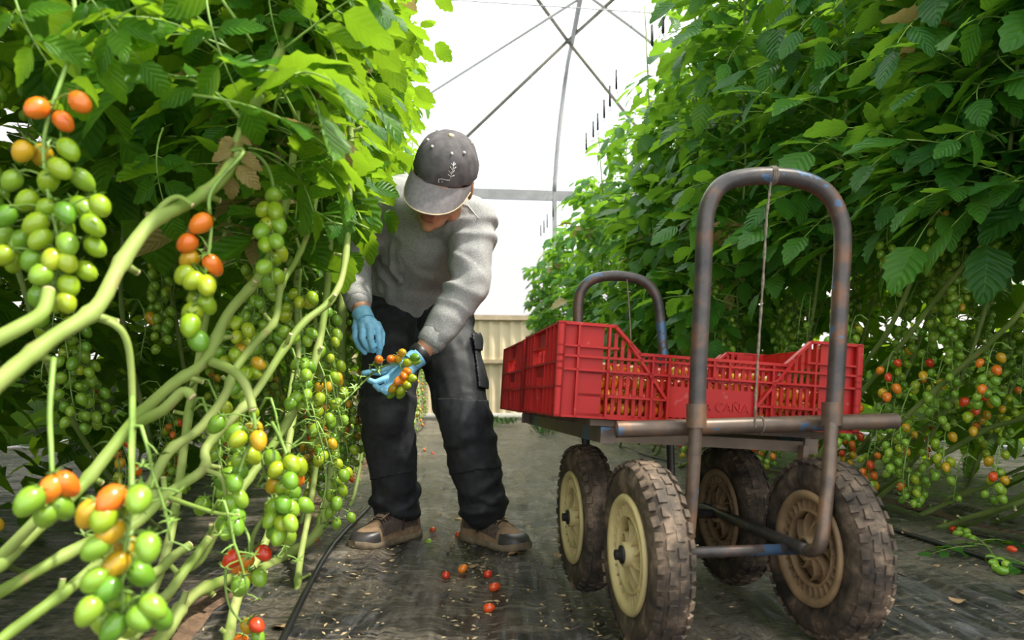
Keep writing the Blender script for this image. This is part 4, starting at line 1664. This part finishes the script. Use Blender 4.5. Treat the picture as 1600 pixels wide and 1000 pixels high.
mb = MB()
mb.ell(hp(0, .008, .035), (.077, .096, .085), HR)
mb.ell(hp(0, -.040, -.030), (.060, .055, .080), HR)
mb.ell(hp(0, -.056, -.085), (.044, .042, .034), HR)
mb.ell(hp(0, -.084, -.104), (.020, .017, .017), HR, 10, 6)
for s in (-1, 1):
    mb.ell(hp(s * .036, -.068, -.030), (.026, .026, .026), HR, 10, 6)
    mb.ell(hp(s * .014, -.104, -.036), (.0095, .010, .008), HR, 8, 6)
    mb.ell(hp(s * .081, .012, -.002), (.008, .021, .033), HR @ Matrix.Rotation(s * .35, 3, 'Z'), 12, 8)
    mb.ell(hp(s * .050, -.012, -.070), (.022, .040, .030), HR, 10, 6)
mb.cap(hp(-.036, -.088, .026), hp(.036, -.088, .026), .013, .013)
mb.cap(hp(0, -.094, .010), hp(0, -.116, -.030), .0095, .0135)
mb.ell(hp(0, -.093, -.060), (.026, .011, .0062), HR, 12, 6)
mb.ell(hp(0, -.092, -.075), (.023, .012, .0075), HR, 12, 6)
mb.cap(hp(0, .030, -.060), neckb + V((0, .03, .0)), .052, .060)
# trunk and limbs, a little inside the clothes
mb.cap(neckb + V((0, .04, 0)), chest, .07, .115)
mb.cap(chest, waist, .115, .11)
mb.cap(waist, pelvis, .11, .12)
mb.cap(shL, shR, .055, .055)
for a, b_, c, r in ((shL, elL, wrL, 1), (shR, elR, wrR, 1)):
    mb.cap(a, b_, .050, .040)
    mb.cap(b_, c, .040, .026)
wl2, wr2 = P(570, 500, 2.05), P(650, 559, 2.01)
mb.cap(wrL, wl2, .030, .027)
mb.cap(wrR, wr2, .031, .027)
mb.cap(wl2, P(575, 516, 2.03), .026, .022)
mb.cap(wr2, P(632, 574, 2.0), .026, .022)
for a, b_, c in ((hipL, knL, anL), (hipR, knR, anR)):
    mb.cap(pelvis, a, .09, .085)
    mb.cap(a, b_, .080, .058)
    mb.cap(b_, c.lerp(b_, .1), .055, .040)
me = blob(mb, .0045, 3, .4)
HI = HM.inverted()
lips = []
for p in me.polygons:
    q = HI @ p.center
    lips.append(1 if (abs(q.x) < .024 and -.083 < q.z < -.054 and q.y < -.095) else 0)
body = mesh_obj('body', me, [M['skin'], M['lip']], person)
me.polygons.foreach_set('material_index', lips)
for s in (-1, 1):
    mb = MB()
    mb.ell(hp(s * .032, -.083, .004), (.013, .012, .010), HR, 12, 8)
    mb.build('eye', M['eye'], parent=body)
# cropped hair below the cap
mb = MB()
rows = []
for j in range(7):
    z = .05 - .018 * j
    r = []
    for k in range(33):
        a = rad(-22 + 224 * k / 32)
        lim = 1.0
        zz = max(z, -.005 if (k < 5 or k > 27) else -.06)
        f = math.sqrt(max(.2, 1 - ((zz - .035) / .13) ** 2))
        r.append(hp(.080 * f * math.cos(a), .008 + .100 * f * math.sin(a), zz))
    rows.append(r)
mb.grid(rows)
mb.build('hair', M['hair'], parent=person)

# cap
cap_rows = []
NS = 48
mb = MB()
rows = []
for j in range(13):
    t = j / 12
    zf = math.sin(PI / 2 * t)
    r = []
    for k in range(NS):
        a = 2 * PI * k / NS
        seam = .0022 * max(0, math.cos(3 * a + PI / 2) ** 2 - .955) / .045 * (1 if t < .97 else 0)
        rr = max(.004, math.cos(PI / 2 * t) ** .72)
        dent = .0045 * noise.noise(V((2.2 * math.cos(a), 2.2 * math.sin(a), 3 * t))) * (1 - t) + .004 * noise.noise(V((4 * math.cos(a), 4 * math.sin(a), 5 * t + 3))) * (1 - t)
        x, y = math.cos(a) * (.0895 * rr - seam + dent), .006 + math.sin(a) * (.108 * rr - seam + dent)
        z0 = .030 + .010 * (math.sin(a) * -.5 + .5)
        r.append(hp(x, y, z0 + (.128 - z0 + .006) * zf))
    rows.append(r)
mb.grid(rows, close_u=True)
inner = [[p + (hp(0, 0, .05) - p) * .02 for p in r] for r in rows[:3]]
mb.grid(list(reversed(inner)), close_u=True)
crown = mb.build('cap', M['cap'], parent=person)
mb = MB()
rows_t, rows_b = [], []
for j in range(9):
    t = j / 8
    rt, rb_ = [], []
    for k in range(21):
        a = rad(-90 - 76 + 152 * k / 20)
        c, s = math.cos(a), math.sin(a)
        w0 = max(0, 1 - ((k - 10) / 10.0) ** 2) ** .55
        x = c * .090 * (1 + .02 * t)
        y = .006 + s * .109 - .066 * t * w0
        z = .037 - .042 * t * w0 - .010 * t * t - .022 * (c * c) * (.4 + .6 * t)
        rt.append(hp(x, y, z + .002))
        rb_.append(hp(x, y, z - .0015))
    rows_t.append(rt)
    rows_b.append(rb_)
mb.grid(rows_t)
mb.grid([list(reversed(r)) for r in rows_b])
mb.grid([rows_t[-1], rows_b[-1]])
brim = mb.build('cap_brim', M['brim'], parent=crown)
mb = MB()
mb.tube(rows_t[-1], .0017, 6)
mb.build('brim_piping', M['button'], parent=crown)
mb = MB()
mb.ell(hp(0, .006, .134), (.009, .009, .0045), HR, 12, 6)
mb.build('cap_button', M['button'], parent=crown)


def on_cap(a_deg, t, off=.0008):
    """point on the crown at azimuth a (90 = back, -90 = front) and height t"""
    a = rad(a_deg)
    rr = max(.004, math.cos(PI / 2 * t) ** .72)
    z0 = .030 + .010 * (math.sin(a) * -.5 + .5)
    f = 1 + off / .09
    return hp(math.cos(a) * .0905 * rr * f, .006 + math.sin(a) * .109 * rr * f, z0 + (.134 - z0) * math.sin(PI / 2 * t) + off)


mb = MB()
for a, t in ((-118, .62), (-62, .62), (-28, .62), (-150, .62), (30, .62), (150, .62)):
    mb = MB()
    mb.ell(on_cap(a, t, .0), (.0042, .0042, .0042), None, 10, 6)
    mb.build('eyelet', M['stitch'], parent=crown)
mb = MB()


def st(pts, r=.0011):
    mb.tube([on_cap(a + 13, t, .0024) for a, t in pts], r, 5)


st([(-74, .16), (-73, .24), (-71, .34), (-70, .46)])
for a0, t0, da, dt in ((-73, .24, -5, .06), (-73, .24, 5, .07), (-71.5, .31, -5, .06), (-71.5, .31, 6, .06), (-70.5, .38, -4, .05), (-70.5, .38, 4, .05), (-73.5, .19, 6, .03), (-73.5, .2, -5, .03)):
    st([(a0, t0), (a0 + da, t0 + dt)], .0009)
st([(-92, .115), (-88, .13), (-84, .13), (-79, .125), (-74, .13)], .0009)
st([(-92, .115), (-92, .07), (-90, .06)], .0009)
st([(-87, .09), (-85, .08)], .0009)
mb.build('plant_emblem', M['stitch'], parent=crown)['label'] = 'small white stitched plant emblem'


# ---- clothes
def fold(me, segs, seed=0, base=.0025):
    """drapery: creases across the limbs, strongest where they bend"""
    nr = [v.normal.copy() for v in me.vertices]
    cs = [v.co.copy() for v in me.vertices]
    for vi, co in enumerate(cs):
        d = base * noise.noise(co * 22 + V((seed, 0, 0))) + base * 1.2 * noise.noise(co * 9 + V((0, seed, 0)))
        for a, b_, wl, amp, t0, wd in segs:
            ab = b_ - a
            L = ab.length
            t = (co - a).dot(ab) / (L * L)
            if t < -.25 or t > 1.25:
                continue
            dist = ((co - a) - ab * max(0, min(1, t))).length
            if dist > .16:
                continue
            m = math.exp(-((t - t0) / wd) ** 2)
            ax = ab.normalized()
            side = (co - a) - ab * t
            ang = math.atan2(side.dot(ax.orthogonal()), side.dot(ax.cross(ax.orthogonal())))
            ph = 2 * PI * t * L / wl + 5.5 * noise.noise(co * 7 + V((0, 0, seed))) + 1.6 * math.sin(ang + seed)
            sv = math.sin(ph)
            d += amp * m * (sv if sv > 0 else sv * .45) * max(0, .55 + 1.1 * noise.noise(co * 9))
        cs[vi] = co + nr[vi] * d
    me.vertices.foreach_set('co', [c for v in cs for c in v])
    me.update()


# sweatshirt
mb = MB()
tn = (neckb - pelvis).normalized()
mb.cap(neckb + V((.005, .05, .01)), chest + V((0, .02, .01)), .082, .128)
mb.cap(shL, shR, .082, .078)
upb = chest + V((-.02, .06, .10))
mb.cap(chest, waist, .135, .142, flat=(V((0, .4, .9)), .92))
mb.cap(chest + V((-.06, .03, .02)), waist + V((-.03, 0, 0)), .115, .12)
mb.cap(chest + V((.06, .02, -.01)), waist + V((.03, 0, 0)), .11, .12)
mb.cap(shL.lerp(shR, .25) + V((0, .07, .03)), shL.lerp(shR, .75) + V((0, .07, .03)), .085, .082)
mb.cap(waist, waist.lerp(pelvis, .55), .150, .150)
mb.cap(waist + V((-.05, 0, 0)), waist.lerp(pelvis, .5) + V((-.045, 0, 0)), .12, .122)
mb.cap(waist + V((.05, 0, 0)), waist.lerp(pelvis, .5) + V((.045, 0, 0)), .12, .122)
for a, e, w_ in ((shL, elL, wrL), (shR, elR, wrR)):
    mb.cap(a, e, .076, .063)
    mb.cap(e, e.lerp(w_, .78), .062, .050)
    mb.cap(e.lerp(w_, .70), e.lerp(w_, .98), .044, .0395)
me = blob(mb, .0065, 9, .5)
fold(me, [(shL, elL, .060, .009, .80, .30), (elL, wrL, .045, .009, .20, .35), (shR, elR, .065, .009, .20, .30), (elR, wrR, .055, .010, .05, .40),
          (shR, elR, .06, .006, .95, .3), (neckb, waist, .12, .009, .75, .5), (shL, shR, .09, .006, .2, .25), (shL, shR, .09, .006, .85, .25)], 3, .004)
for p in me.vertices:
    pass
sweat = mesh_obj('sweatshirt', me, [M['jersey']], person)
# rib cuffs, collar and hem band
for e, w_ in ((elL, wrL), (elR, wrR)):
    mb = MB()
    ax = (w_ - e).normalized()
    pts = [w_ - ax * .040, w_ - ax * .030, w_ - ax * .006, w_ + ax * .008, w_ + ax * .010]
    mb.tube(pts, [.0425, .0445, .0425, .0395, .033], 20)
    for i, v in enumerate(mb.v):
        v += (v - (w_ - ax * .015)).normalized() * .0012 * math.sin(i * 2.4)
    mb.build('cuff', M['rib'], parent=sweat)
mb = MB()
cc = hp(0, .018, -.118)
nrm_ = (HC - neckb).normalized()
xa = V((1, 0, 0)) - nrm_ * nrm_.x
xa.normalize()
ya = nrm_.cross(xa)
nb = neckb + V((.004, -.008, .012))
ring = [nb + xa * .076 * math.cos(2 * PI * k / 28) + ya * .072 * math.sin(2 * PI * k / 28) for k in range(29)]
mb.tube(ring, .0115, 8, caps=False)
mb.build('collar', M['rib'], parent=sweat)
# pale seam stitching across the right shoulder
mb = MB()
from mathutils.bvhtree import BVHTree
sw_me = sweat.data
bvh = BVHTree.FromPolygons([v.co + origin(sweat) for v in sw_me.vertices], [tuple(p.vertices) for p in sw_me.polygons])


def project(px, py, off=.002, tree=None):
    d = P(px, py, 1.0) - V((0, 0, CAMH))
    hit_ = (tree or bvh).ray_cast(V((0, 0, CAMH)), d.normalized())
    return (hit_[0] + hit_[1] * off) if hit_[0] else None


for pl_ in ([(728, 318), (738, 330), (748, 342)], [(716, 312), (722, 318), (730, 322)]):
    mb.tube([q_ for q_ in (project(*p) for p in pl_) if q_], .0016, 5)
mb.build('shoulder_seam', M['stitch'], parent=sweat)

# trousers
mb = MB()
mb.cap(waist.lerp(pelvis, .35) + V((-.05, .02, 0)), pelvis + V((-.06, .02, -.03)), .118, .128)
mb.cap(waist.lerp(pelvis, .35) + V((.05, .02, 0)), pelvis + V((.06, .02, -.03)), .118, .128)
mb.cap(pelvis, pelvis + V((0, -.02, -.10)), .13, .10)
for a, b_, c, sx in ((hipL, knL, anL, -1), (hipR, knR, anR, 1)):
    mb.cap(pelvis + V((sx * .05, 0, 0)), a, .115, .112)
    mb.cap(a, b_, .112, .088)
    mb.cap(b_, c.lerp(b_, .15), .086, .076)
    mb.ell(b_ + V((0, -.012, 0)), (.084, .088, .11), None)
    mb.cap(c.lerp(b_, .22), c.lerp(b_, .02), .080, .078, flat=((0, 1, 0), .95))
    # bunched hems over the shoes
    mb.ell(c.lerp(b_, .16) + V((sx * .008, .0, 0)), (.090, .088, .032), Matrix.Rotation(.25 * sx, 3, 'Y'))
    mb.ell(c.lerp(b_, .02) + V((-sx * .004, .0, -.004)), (.088, .090, .034), Matrix.Rotation(-.2 * sx, 3, 'Y'))
me = blob(mb, .0065, 8, .5)
fold(me, [(hipL, knL, .10, .009, .12, .3), (hipR, knR, .11, .010, .15, .3), (knL, anL, .09, .010, .80, .25), (knR, anR, .075, .012, .75, .28),
          (hipL, knL, .09, .008, .95, .25), (hipR, knR, .09, .009, 1.0, .25)], 9, .0045)
tro = mesh_obj('trousers', me, [M['trouser']], person)
off0 = origin(tro)


def tro_part(name, test, off, mat, parent=None):
    sh = shell(tro.data, lambda c, n: test(c + off0, n), off)
    if not sh.f:
        return None
    sh.v = [v + off0 for v in sh.v]
    o = sh.build(name, M[mat], parent=parent or tro)
    m_ = o.modifiers.new('thick', 'SOLIDIFY')
    m_.thickness = .004
    m_.offset = -1
    return o


def in_px(poly):
    def f(c, n):
        x, y = proj(c)
        ins = False
        k = len(poly) - 1
        for i in range(len(poly)):
            xi, yi = poly[i]
            xj, yj = poly[k]
            if (yi > y) != (yj > y) and x < (xj - xi) * (y - yi) / (yj - yi) + xi:
                ins = not ins
            k = i
        return ins and n.y < .25
    return f


tro_part('knee_patch', lambda c, n: in_px([(560, 618), (660, 618), (660, 735), (560, 752)])(c, n), .0035, 'trouser2')
tro_part('knee_patch', lambda c, n: in_px([(684, 622), (790, 628), (790, 728), (700, 742)])(c, n), .0035, 'trouser2')
tro_part('cargo_pocket', in_px([(737, 528), (775, 524), (776, 612), (746, 606)]), .010, 'trouser2')
tro_part('pocket_flap', in_px([(734, 524), (778, 520), (778, 545), (738, 548)]), .015, 'trouser2')
# fly seam and leg seams
tb = BVHTree.FromPolygons([v.co + off0 for v in tro.data.vertices], [tuple(p.vertices) for p in tro.data.polygons])
mb = MB()
for pl_ in ([(650, 478), (650, 500), (649, 520), (648, 540)],):
    mb.tube([q_ for q_ in (project(*p, .0, tb) for p in pl_) if q_], .0016, 5)
mb.build('seams', M['trouser2'], parent=tro)


# ---- gloves: palm and five fingers each
def hand(name, palm, fingers, thumb, rf, cuff):
    mb = MB()
    for a, b_, ra, rb2 in palm:
        mb.cap(a, b_, ra, rb2)
    for ch in list(fingers) + [thumb]:
        n = len(ch)
        for i in range(n - 1):
            mb.cap(ch[i], ch[i + 1], rf * (1.08 - .11 * i), rf * (1.0 - .11 * i), n=10)
    me = blob(mb, .0022, 3, .4)
    o = mesh_obj(name, me, [M['glove']], person)
    mb = MB()
    a, b_ = cuff
    ax = (b_ - a).normalized()
    mb.tube([a, a + ax * .006], [.0315, .0312], 18, caps=False)
    mb.tube([a + ax * .003, b_], [.031, .029], 18, caps=False)
    mb.build('glove_cuff', M['glove'], parent=o)
    return o


D1 = 2.03
w1 = P(566, 492, 2.045)
kn = [P(557, 512, D1), P(567, 511, D1 - .012), P(578, 512, D1 - .015), P(590, 513, D1 - .005)]
palm1 = [(w1, k, .024, .0150) for k in kn] + [(P(572, 503, D1), P(576, 512, D1), .026, .022)]
f1 = [[kn[0], P(555, 527, D1 - .012), P(561, 541, D1 - .002), P(570, 551, D1 + .006)],
      [kn[1], P(566, 528, D1 - .028), P(572, 540, D1 - .018), P(577, 547, D1 + .0)],
      [kn[2], P(579, 529, D1 - .032), P(582, 541, D1 - .024), P(583, 548, D1 - .004)],
      [kn[3], P(592, 530, D1 - .020), P(594, 543, D1 - .014), P(592, 553, D1 + .002)]]
th1 = [P(590, 507, D1 + .02), P(597, 522, D1 + .03), P(596, 538, D1 + .03), P(590, 549, D1 + .026)]
hand('glove', palm1, f1, th1, .0105, (P(565, 489, 2.05), P(572, 503, D1)))

D2 = 1.985
w2 = P(648, 563, 2.0)
kn2 = [P(608, 580, D2 + .030), P(611, 589, D2 + .012), P(615, 597, D2 - .004), P(622, 602, D2 - .016)]
palm2 = [(w2, k, .025, .0145) for k in kn2] + [(w2, P(622, 588, D2 + .005), .026, .022)]
f2 = [[kn2[0], P(594, 582, D2 + .022), P(580, 581, D2 + .012), P(568, 583, D2 + .004)],
      [kn2[1], P(597, 594, D2 - .004), P(586, 598, D2 - .012), P(577, 594, D2 - .022)],
      [kn2[2], P(602, 604, D2 - .018), P(593, 608, D2 - .028), P(586, 602, D2 - .038)],
      [kn2[3], P(612, 609, D2 - .028), P(604, 613, D2 - .036), P(597, 609, D2 - .046)]]
th2 = [P(636, 570, D2 + .0), P(622, 566, D2 - .026), P(606, 574, D2 - .040), P(592, 580, D2 - .045)]
hand('glove', palm2, f2, th2, .0105, (P(654, 557, 2.005), P(642, 567, 1.995)))
# watch
wa, wb_ = P(661, 549, 2.017), P(650, 559, 2.008)
ax = (wb_ - wa).normalized()
mb = MB()
mb.tube([wa, wa + ax * .002, wb_ - ax * .004, wb_ - ax * .002], [.0325, .0345, .0345, .0325], 22, caps=False)
wt = mb.build('wristwatch', M['watch'], parent=person)
mb = MB()
fc_ = (wa + wb_) / 2 + V((-.004, -.031, -.012))
mb.ell(fc_, (.017, .006, .017), None, 16, 6)
mb.build('watch_face', M['dark'], parent=wt)


# ---- shoes
def shoe(heel, toe, label):
    heel, toe = V((heel[0], heel[1], 0)), V((toe[0], toe[1], 0))
    L = (toe - heel).length
    ex = (toe - heel).normalized()
    ey = V((-ex.y, ex.x, 0))
    ez = V((0, 0, 1))
    z0 = min(gz(heel.x, heel.y), gz(toe.x, toe.y)) + .006

    def s(u, v, z):
        return heel + ex * (u * L) + ey * v + ez * (z + z0)
    U = [.0, .03, .10, .2, .32, .45, .58, .70, .82, .92, .975, 1.0]
    W_ = [.018, .032, .037, .038, .038, .040, .045, .049, .048, .040, .026, .012]
    H = [.070, .098, .112, .118, .116, .108, .092, .076, .064, .055, .044, .032]
    rows = []
    for u, w0, h in zip(U, W_, H):
        r = []
        for k in range(17):
            a = PI * k / 16
            c = math.cos(a)
            sn = math.sin(a)
            r.append(s(u, w0 * math.copysign(abs(c) ** .6, c) * (1 - .30 * sn ** 3), .022 + (h - .022) * sn ** .75))
        rows.append(r)
    mb = MB()
    mb.grid(rows)
    mb.add(rows[0], [tuple(range(17))])
    mb.add(rows[-1], [tuple(range(16, -1, -1))])
    up = mb.build('shoe', M['shoe'], parent=person)
    up['label'] = label
    mb = MB()                                # sole with a rolled edge
    rows = []
    for u, w0 in zip(U, W_):
        z_up = .022 + (.008 if u > .9 else 0) + (.010 if u < .1 else 0)
        lift = .012 * max(0, (u - .8) / .2) ** 2
        w1_ = w0 + .006
        rows.append([s(u * 1.02 - .01, -w1_ * .94, lift), s(u * 1.03 - .015, -w1_, .010 + lift), s(u * 1.025 - .012, -w1_ * .98, z_up), s(u, -w0 * .8, z_up + .003),
                     s(u, w0 * .8, z_up + .003), s(u * 1.025 - .012, w1_ * .98, z_up), s(u * 1.03 - .015, w1_, .010 + lift), s(u * 1.02 - .01, w1_ * .94, lift)])
    mb.grid(rows, close_u=True)
    mb.add(rows[0], [tuple(range(8))])
    mb.add(rows[-1], [tuple(range(7, -1, -1))])
    mb.build('sole', M['sole'], parent=up)
    mb = MB()                                # rubber toe guard
    rows = []
    for u in (.74, .82, .92, .975, 1.006):
        i = max(j for j in range(len(U)) if U[j] <= min(u, .999))
        t = min(1, (u - U[i]) / (U[i + 1] - U[i]))
        w0 = W_[i] + (W_[i + 1] - W_[i]) * t + .0035
        h = H[i] + (H[i + 1] - H[i]) * t + .0035
        top = .55 + .42 * (u - .74) / .2
        r = []
        for k in range(17):
            a = PI * k / 16
            c, sn = math.cos(a), math.sin(a)
            sn2 = min(sn, top) if u < .95 else sn
            r.append(s(u, w0 * math.copysign(abs(c) ** .6, c) * (1 - .30 * sn ** 3), .020 + (h - .020) * sn2 ** .75))
        rows.append(r)
    mb.grid(rows)
    mb.build('toe_cap', M['toe'], parent=up)
    for sg in (-1, 1):                       # darker side panels
        mb = MB()
        rows = []
        for u, w0, h in zip(U[2:8], W_[2:8], H[2:8]):
            r = []
            for k in range(6):
                a = PI * (.06 + .24 * k / 5)
                c, sn = math.cos(a), math.sin(a)
                r.append(s(u, sg * (w0 + .0022) * abs(c) ** .6 * (1 - .30 * sn ** 3), .022 + (h - .020) * sn ** .75))
            rows.append(r)
        mb.grid(rows)
        mb.build('side_panel', M['shoe_d'], parent=up)
    mb = MB()                                # tongue
    rows = []
    for u, h in ((.26, .150), (.32, .137), (.42, .120), (.54, .104), (.64, .090)):
        rows.append([s(u, v, h - .9 * v * v / .02 * .12) for v in (-.024, -.012, 0, .012, .024)])
    mb.grid(rows)
    mb.build('tongue', M['tongue'], parent=up)
    for k in range(5):                       # laces, row by row
        u = .30 + .075 * k
        h = .146 - .17 * (u - .28)
        mb = MB()
        for sg in (-1, 1):
            mb.tube(smooth_path([s(u, -.030 * sg, h - .014), s(u + .012, -.014 * sg, h - .001), s(u + .03, .014 * sg, h - .006), s(u + .04, .030 * sg, h - .022)], 4), .0036, 6)
        mb.build('lace', M['lace'], parent=up)
    mb = MB()
    for sg in (-1, 1):
        mb.tube(smooth_path([s(.30, 0, .150), s(.30, .02 * sg, .152), s(.33, .042 * sg, .120), s(.36, .046 * sg, .075), s(.38, .047 * sg, .045)], 4), .0032, 6)
    mb.build('lace', M['lace'], parent=up)
    return up


tL, hL = P(551, 860, 2.18), P(650, 838, 2.40)
shoe((hL.x, hL.y), (tL.x, tL.y), 'muddy brown hiking shoe pointing left')
tR, hR_ = P(822, 860, 2.17), P(728, 842, 2.37)
shoe((hR_.x, hR_.y), (tR.x, tR.y), 'muddy brown hiking shoe pointing right')

# ---- the truss in his hands
rnd = random.Random(4)
held = thing('tomato_truss', P(620, 585, 1.95), 'truss of ripening plum tomatoes held in the blue gloves', 'tomato truss')
mb = MB()
stk = smooth_path([P(452, 700, 1.75), P(500, 660, 1.8), P(540, 625, 1.86), P(575, 590, 1.92), P(600, 572, 1.935), P(622, 568, 1.94), P(630, 585, 1.93), P(636, 605, 1.92)], 6)
mb.tube(stk, [.0038 - .0022 * i / len(stk) for i in range(len(stk))], 7)
tl = [(345, 545, OR), (470, 540, OR), (590, 475, Y), (548, 535, Y), (648, 580, L_), (725, 525, G), (725, 560, G), (640, 670, OR), (608, 715, OR), (552, 768, OR), (692, 740, L_), (492, 848, Y), (575, 870, L_), (645, 812, L_), (470, 905, G), (570, 905, G), (630, 800, Y)]
fr = []
for x, y, c in tl:
    p = P(540 + .15 * x, 480 + .15 * y, 1.925 + rnd.uniform(-.015, .012) + (.035 if y > 880 else 0) + (-.01 if c == OR else 0))
    n = min((V(a) for a in stk), key=lambda a: (a - p).length)
    hang = ((p - n).normalized() + V((0, -.2, -.5))).normalized()
    top = p - hang * .0165
    mb.tube([n, n.lerp(top, .5) + V((0, 0, .004)), top], .0012, 5, caps=False)
    calyx(mb, top, -hang, .016, rnd)
    fr.append((p, hang, c))
for k in range(14):
    i = 4 + k * 2
    if i < len(stk) - 12:
        p = V(stk[i])
        o_ = V((rnd.uniform(-1, 1), rnd.uniform(-1, 0), rnd.uniform(-.5, 1))).normalized()
        e = p + o_ * .022
        mb.tube([p, e], .0012, 4, caps=False)
        calyx(mb, e, o_, .019, rnd)
mb.build('stalk', M['stalk'], parent=held)
for p, h, c in fr:
    put_tom(held, p, h, c, 1.0, rnd)

# ------------------------------------------------------------------ litter
rnd = random.Random(12)


def ground_pt(px, py):
    d = CAMH * F / (py - HY)
    p = P(px, py, d)
    p.z = gz(p.x, p.y)
    return p


for k, (px, py, col, lab) in enumerate([(552, 813, 'red', 'red fallen tomato on the film left of the worker\'s left-hand shoe'), (676, 829, 'red', 'red fallen tomato on the film midway between the worker\'s shoes'),
                        (717, 836, 'red', 'red fallen tomato beside the heel of the right-hand shoe'), (497, 842, 'red', 'red fallen tomato under the left row, the upper of two'),
                        (493, 849, 'orange', 'orange fallen tomato under the left row, the lower of two'), (763, 895, 'red', 'red fallen tomato on the film in front of the right-hand shoe'),
                        (773, 915, 'red', 'red fallen tomato nearest the cart wheel, below another red one'), (670, 849, 'green', 'small green fallen tomato between the worker\'s shoes'),
                        (697, 898, 'red', 'dark red fallen tomato left of an orange one on the film'), (723, 888, 'orange', 'orange fallen tomato on the film in front of the shoes'),
                        (764, 950, 'red', 'lone red fallen tomato nearest the camera'), (1581, 868, 'red', 'red fallen tomato at the right edge of the picture'), (1489, 833, 'red', 'red fallen tomato left of the dropped green cluster'),
                        (663, 703, 'orange', 'orange fallen tomato on the path behind the worker, left'), (676, 709, 'red', 'red fallen tomato on the path behind the worker, right')]):
    p = ground_pt(px, py)
    o = put_tom(None, p + V((0, 0, .0115)), V((rnd.uniform(-1, 1), rnd.uniform(-1, 1), .1)), col, .95, rnd, 'fallen_tomato')
    tag(o, lab, 'tomato', 'fallen tomatoes')
# dropped cluster at the right
p0 = ground_pt(1530, 862)
dc = thing('dropped_truss', p0, 'dropped truss of green tomatoes with leaves lying on the mulch, right', 'tomato truss')
mb = MB()
q = smooth_path([ground_pt(1490, 838) + V((0, 0, .012)), ground_pt(1520, 850) + V((0, 0, .02)), ground_pt(1545, 870) + V((0, 0, .02)), ground_pt(1565, 892) + V((0, 0, .012)), ground_pt(1600, 890) + V((0, 0, .012))], 5)
mb.tube(q, .0025, 6)
mb.build('stalk', M['stalk'], parent=dc)
for px, py in ((1500, 836), (1497, 843), (1510, 838), (1512, 848), (1520, 852), (1557, 893), (1566, 897), (1562, 884), (1572, 889), (1552, 886), (1548, 880)):
    put_tom(dc, ground_pt(px, py) + V((0, 0, .014)), V((rnd.uniform(-1, 1), rnd.uniform(-1, 1), .2)), 'green', 1.0, rnd)
for px, py, a in ((1535, 858, .4), (1550, 868, 2.0), (1525, 866, 3.4), (1560, 880, 5.0)):
    place('leaf', LEAF_R[2], Matrix.Translation(ground_pt(px, py) + V((0, 0, .02))) @ Matrix.Rotation(a, 4, 'Z') @ Matrix.Rotation(.15, 4, 'Y') @ Matrix.Scale(.45, 4), dc)


# dry leaves lying about
def dry_mesh(seed):
    r = random.Random(seed)
    mb = MB()
    uv = {}
    leaflet(mb, uv, V((0, 0, .004)), V((1, 0, .15)), V((0, 0, 1)), .05, .018, r, 8, 5)
    return mb.mesh('dry_leaf', M['dry'])


DRY = [dry_mesh(k) for k in range(4)]
for px, py, s, lab in ((815, 862, 1.1, 'tan dry leaf at the toe of the right-hand shoe'), (690, 800, 1.3, 'brown dry leaf behind the worker\'s shoes, left of another'), (712, 806, 1.0, 'brown dry leaf behind the worker\'s shoes, right of another'),
                       (468, 874, 1.2, 'curled dry leaf beneath the left row beside a vine'), (1466, 884, .8, 'round dry leaf on the mulch right of the cart'), (1494, 932, 1.0, 'torn dry leaf on the mulch, larger, right of the cart'),
                       (1588, 924, 1.0, 'dry leaf on the mulch at the right edge'), (865, 868, 1.0, 'dry leaf scrap beside the rear cart wheel'), (520, 818, 1.2, 'rust-brown dry leaf near the left-hand shoe'), (1430, 840, 1.1, 'dry leaf under the right row vines'),
                       (450, 990, 1.0, 'dry leaf nearest the camera under the left row'), (735, 885, .7, 'small dry leaf beside the orange fallen tomato')):
    p = ground_pt(px, py)
    tag(place('dry_leaf', rnd.choice(DRY), Matrix.Translation(p + V((0, 0, .004))) @ Matrix.Rotation(rnd.random() * 6, 4, 'Z') @ Matrix.Scale(s, 4)), lab, 'dry leaf', 'dry leaves on the mulch')
# fine litter
mb = MB()
for k in range(4200):
    s = 1.0 + 7 * rnd.random() ** 1.7
    u = rnd.gauss(-.62, .30) if rnd.random() < .7 else rnd.uniform(-.9, 1.2)
    p = rw(u, s)
    z = gz(p.x, p.y) + .006
    a = rnd.random() * 6
    l, w0 = rnd.uniform(.003, .011), rnd.uniform(.0012, .0036)
    e, f = V((math.cos(a), math.sin(a), rnd.uniform(-.2, .2))), V((-math.sin(a), math.cos(a), rnd.uniform(-.2, .2)))
    c = V((p.x, p.y, z))
    mb.add([c - e * l, c - f * w0 + V((0, 0, .002)), c + e * l, c + f * w0], [(0, 1, 2, 3)])
tag(mb.build('plant_litter', M['flake']), 'pale flakes of dried plant litter scattered over the mulch', 'litter', kind='stuff')
# small weeds at the far end of the path
for k, (u, s) in enumerate(((-.05, 10.2), (.35, 11.3), (-.5, 11.8), (.6, 8.6), (.1, 12.2))):
    mb = MB()
    c = rw(u, s)
    for i in range(40):
        a = rnd.random() * 6
        b_ = c + V((rnd.gauss(0, .09), rnd.gauss(0, .06), 0))
        h = rnd.uniform(.04, .13)
        e = V((math.cos(a), math.sin(a), 0))
        t_ = V((-e.y, e.x, 0)) * .008
        mb.add([b_ - t_, b_ + t_, b_ + e * h * .4 + V((0, 0, h * .8)) + t_ * .6, b_ + e * h * .9 + V((0, 0, h))], [(0, 1, 2, 3)])
    tag(mb.build('weed_tuft', M['grass'], at=c), '%s weed tuft from the left at the far end of the path' % ORD[{2: 0, 0: 1, 4: 2, 1: 3, 3: 4}[k]], 'weed', 'weeds at the end of the path')
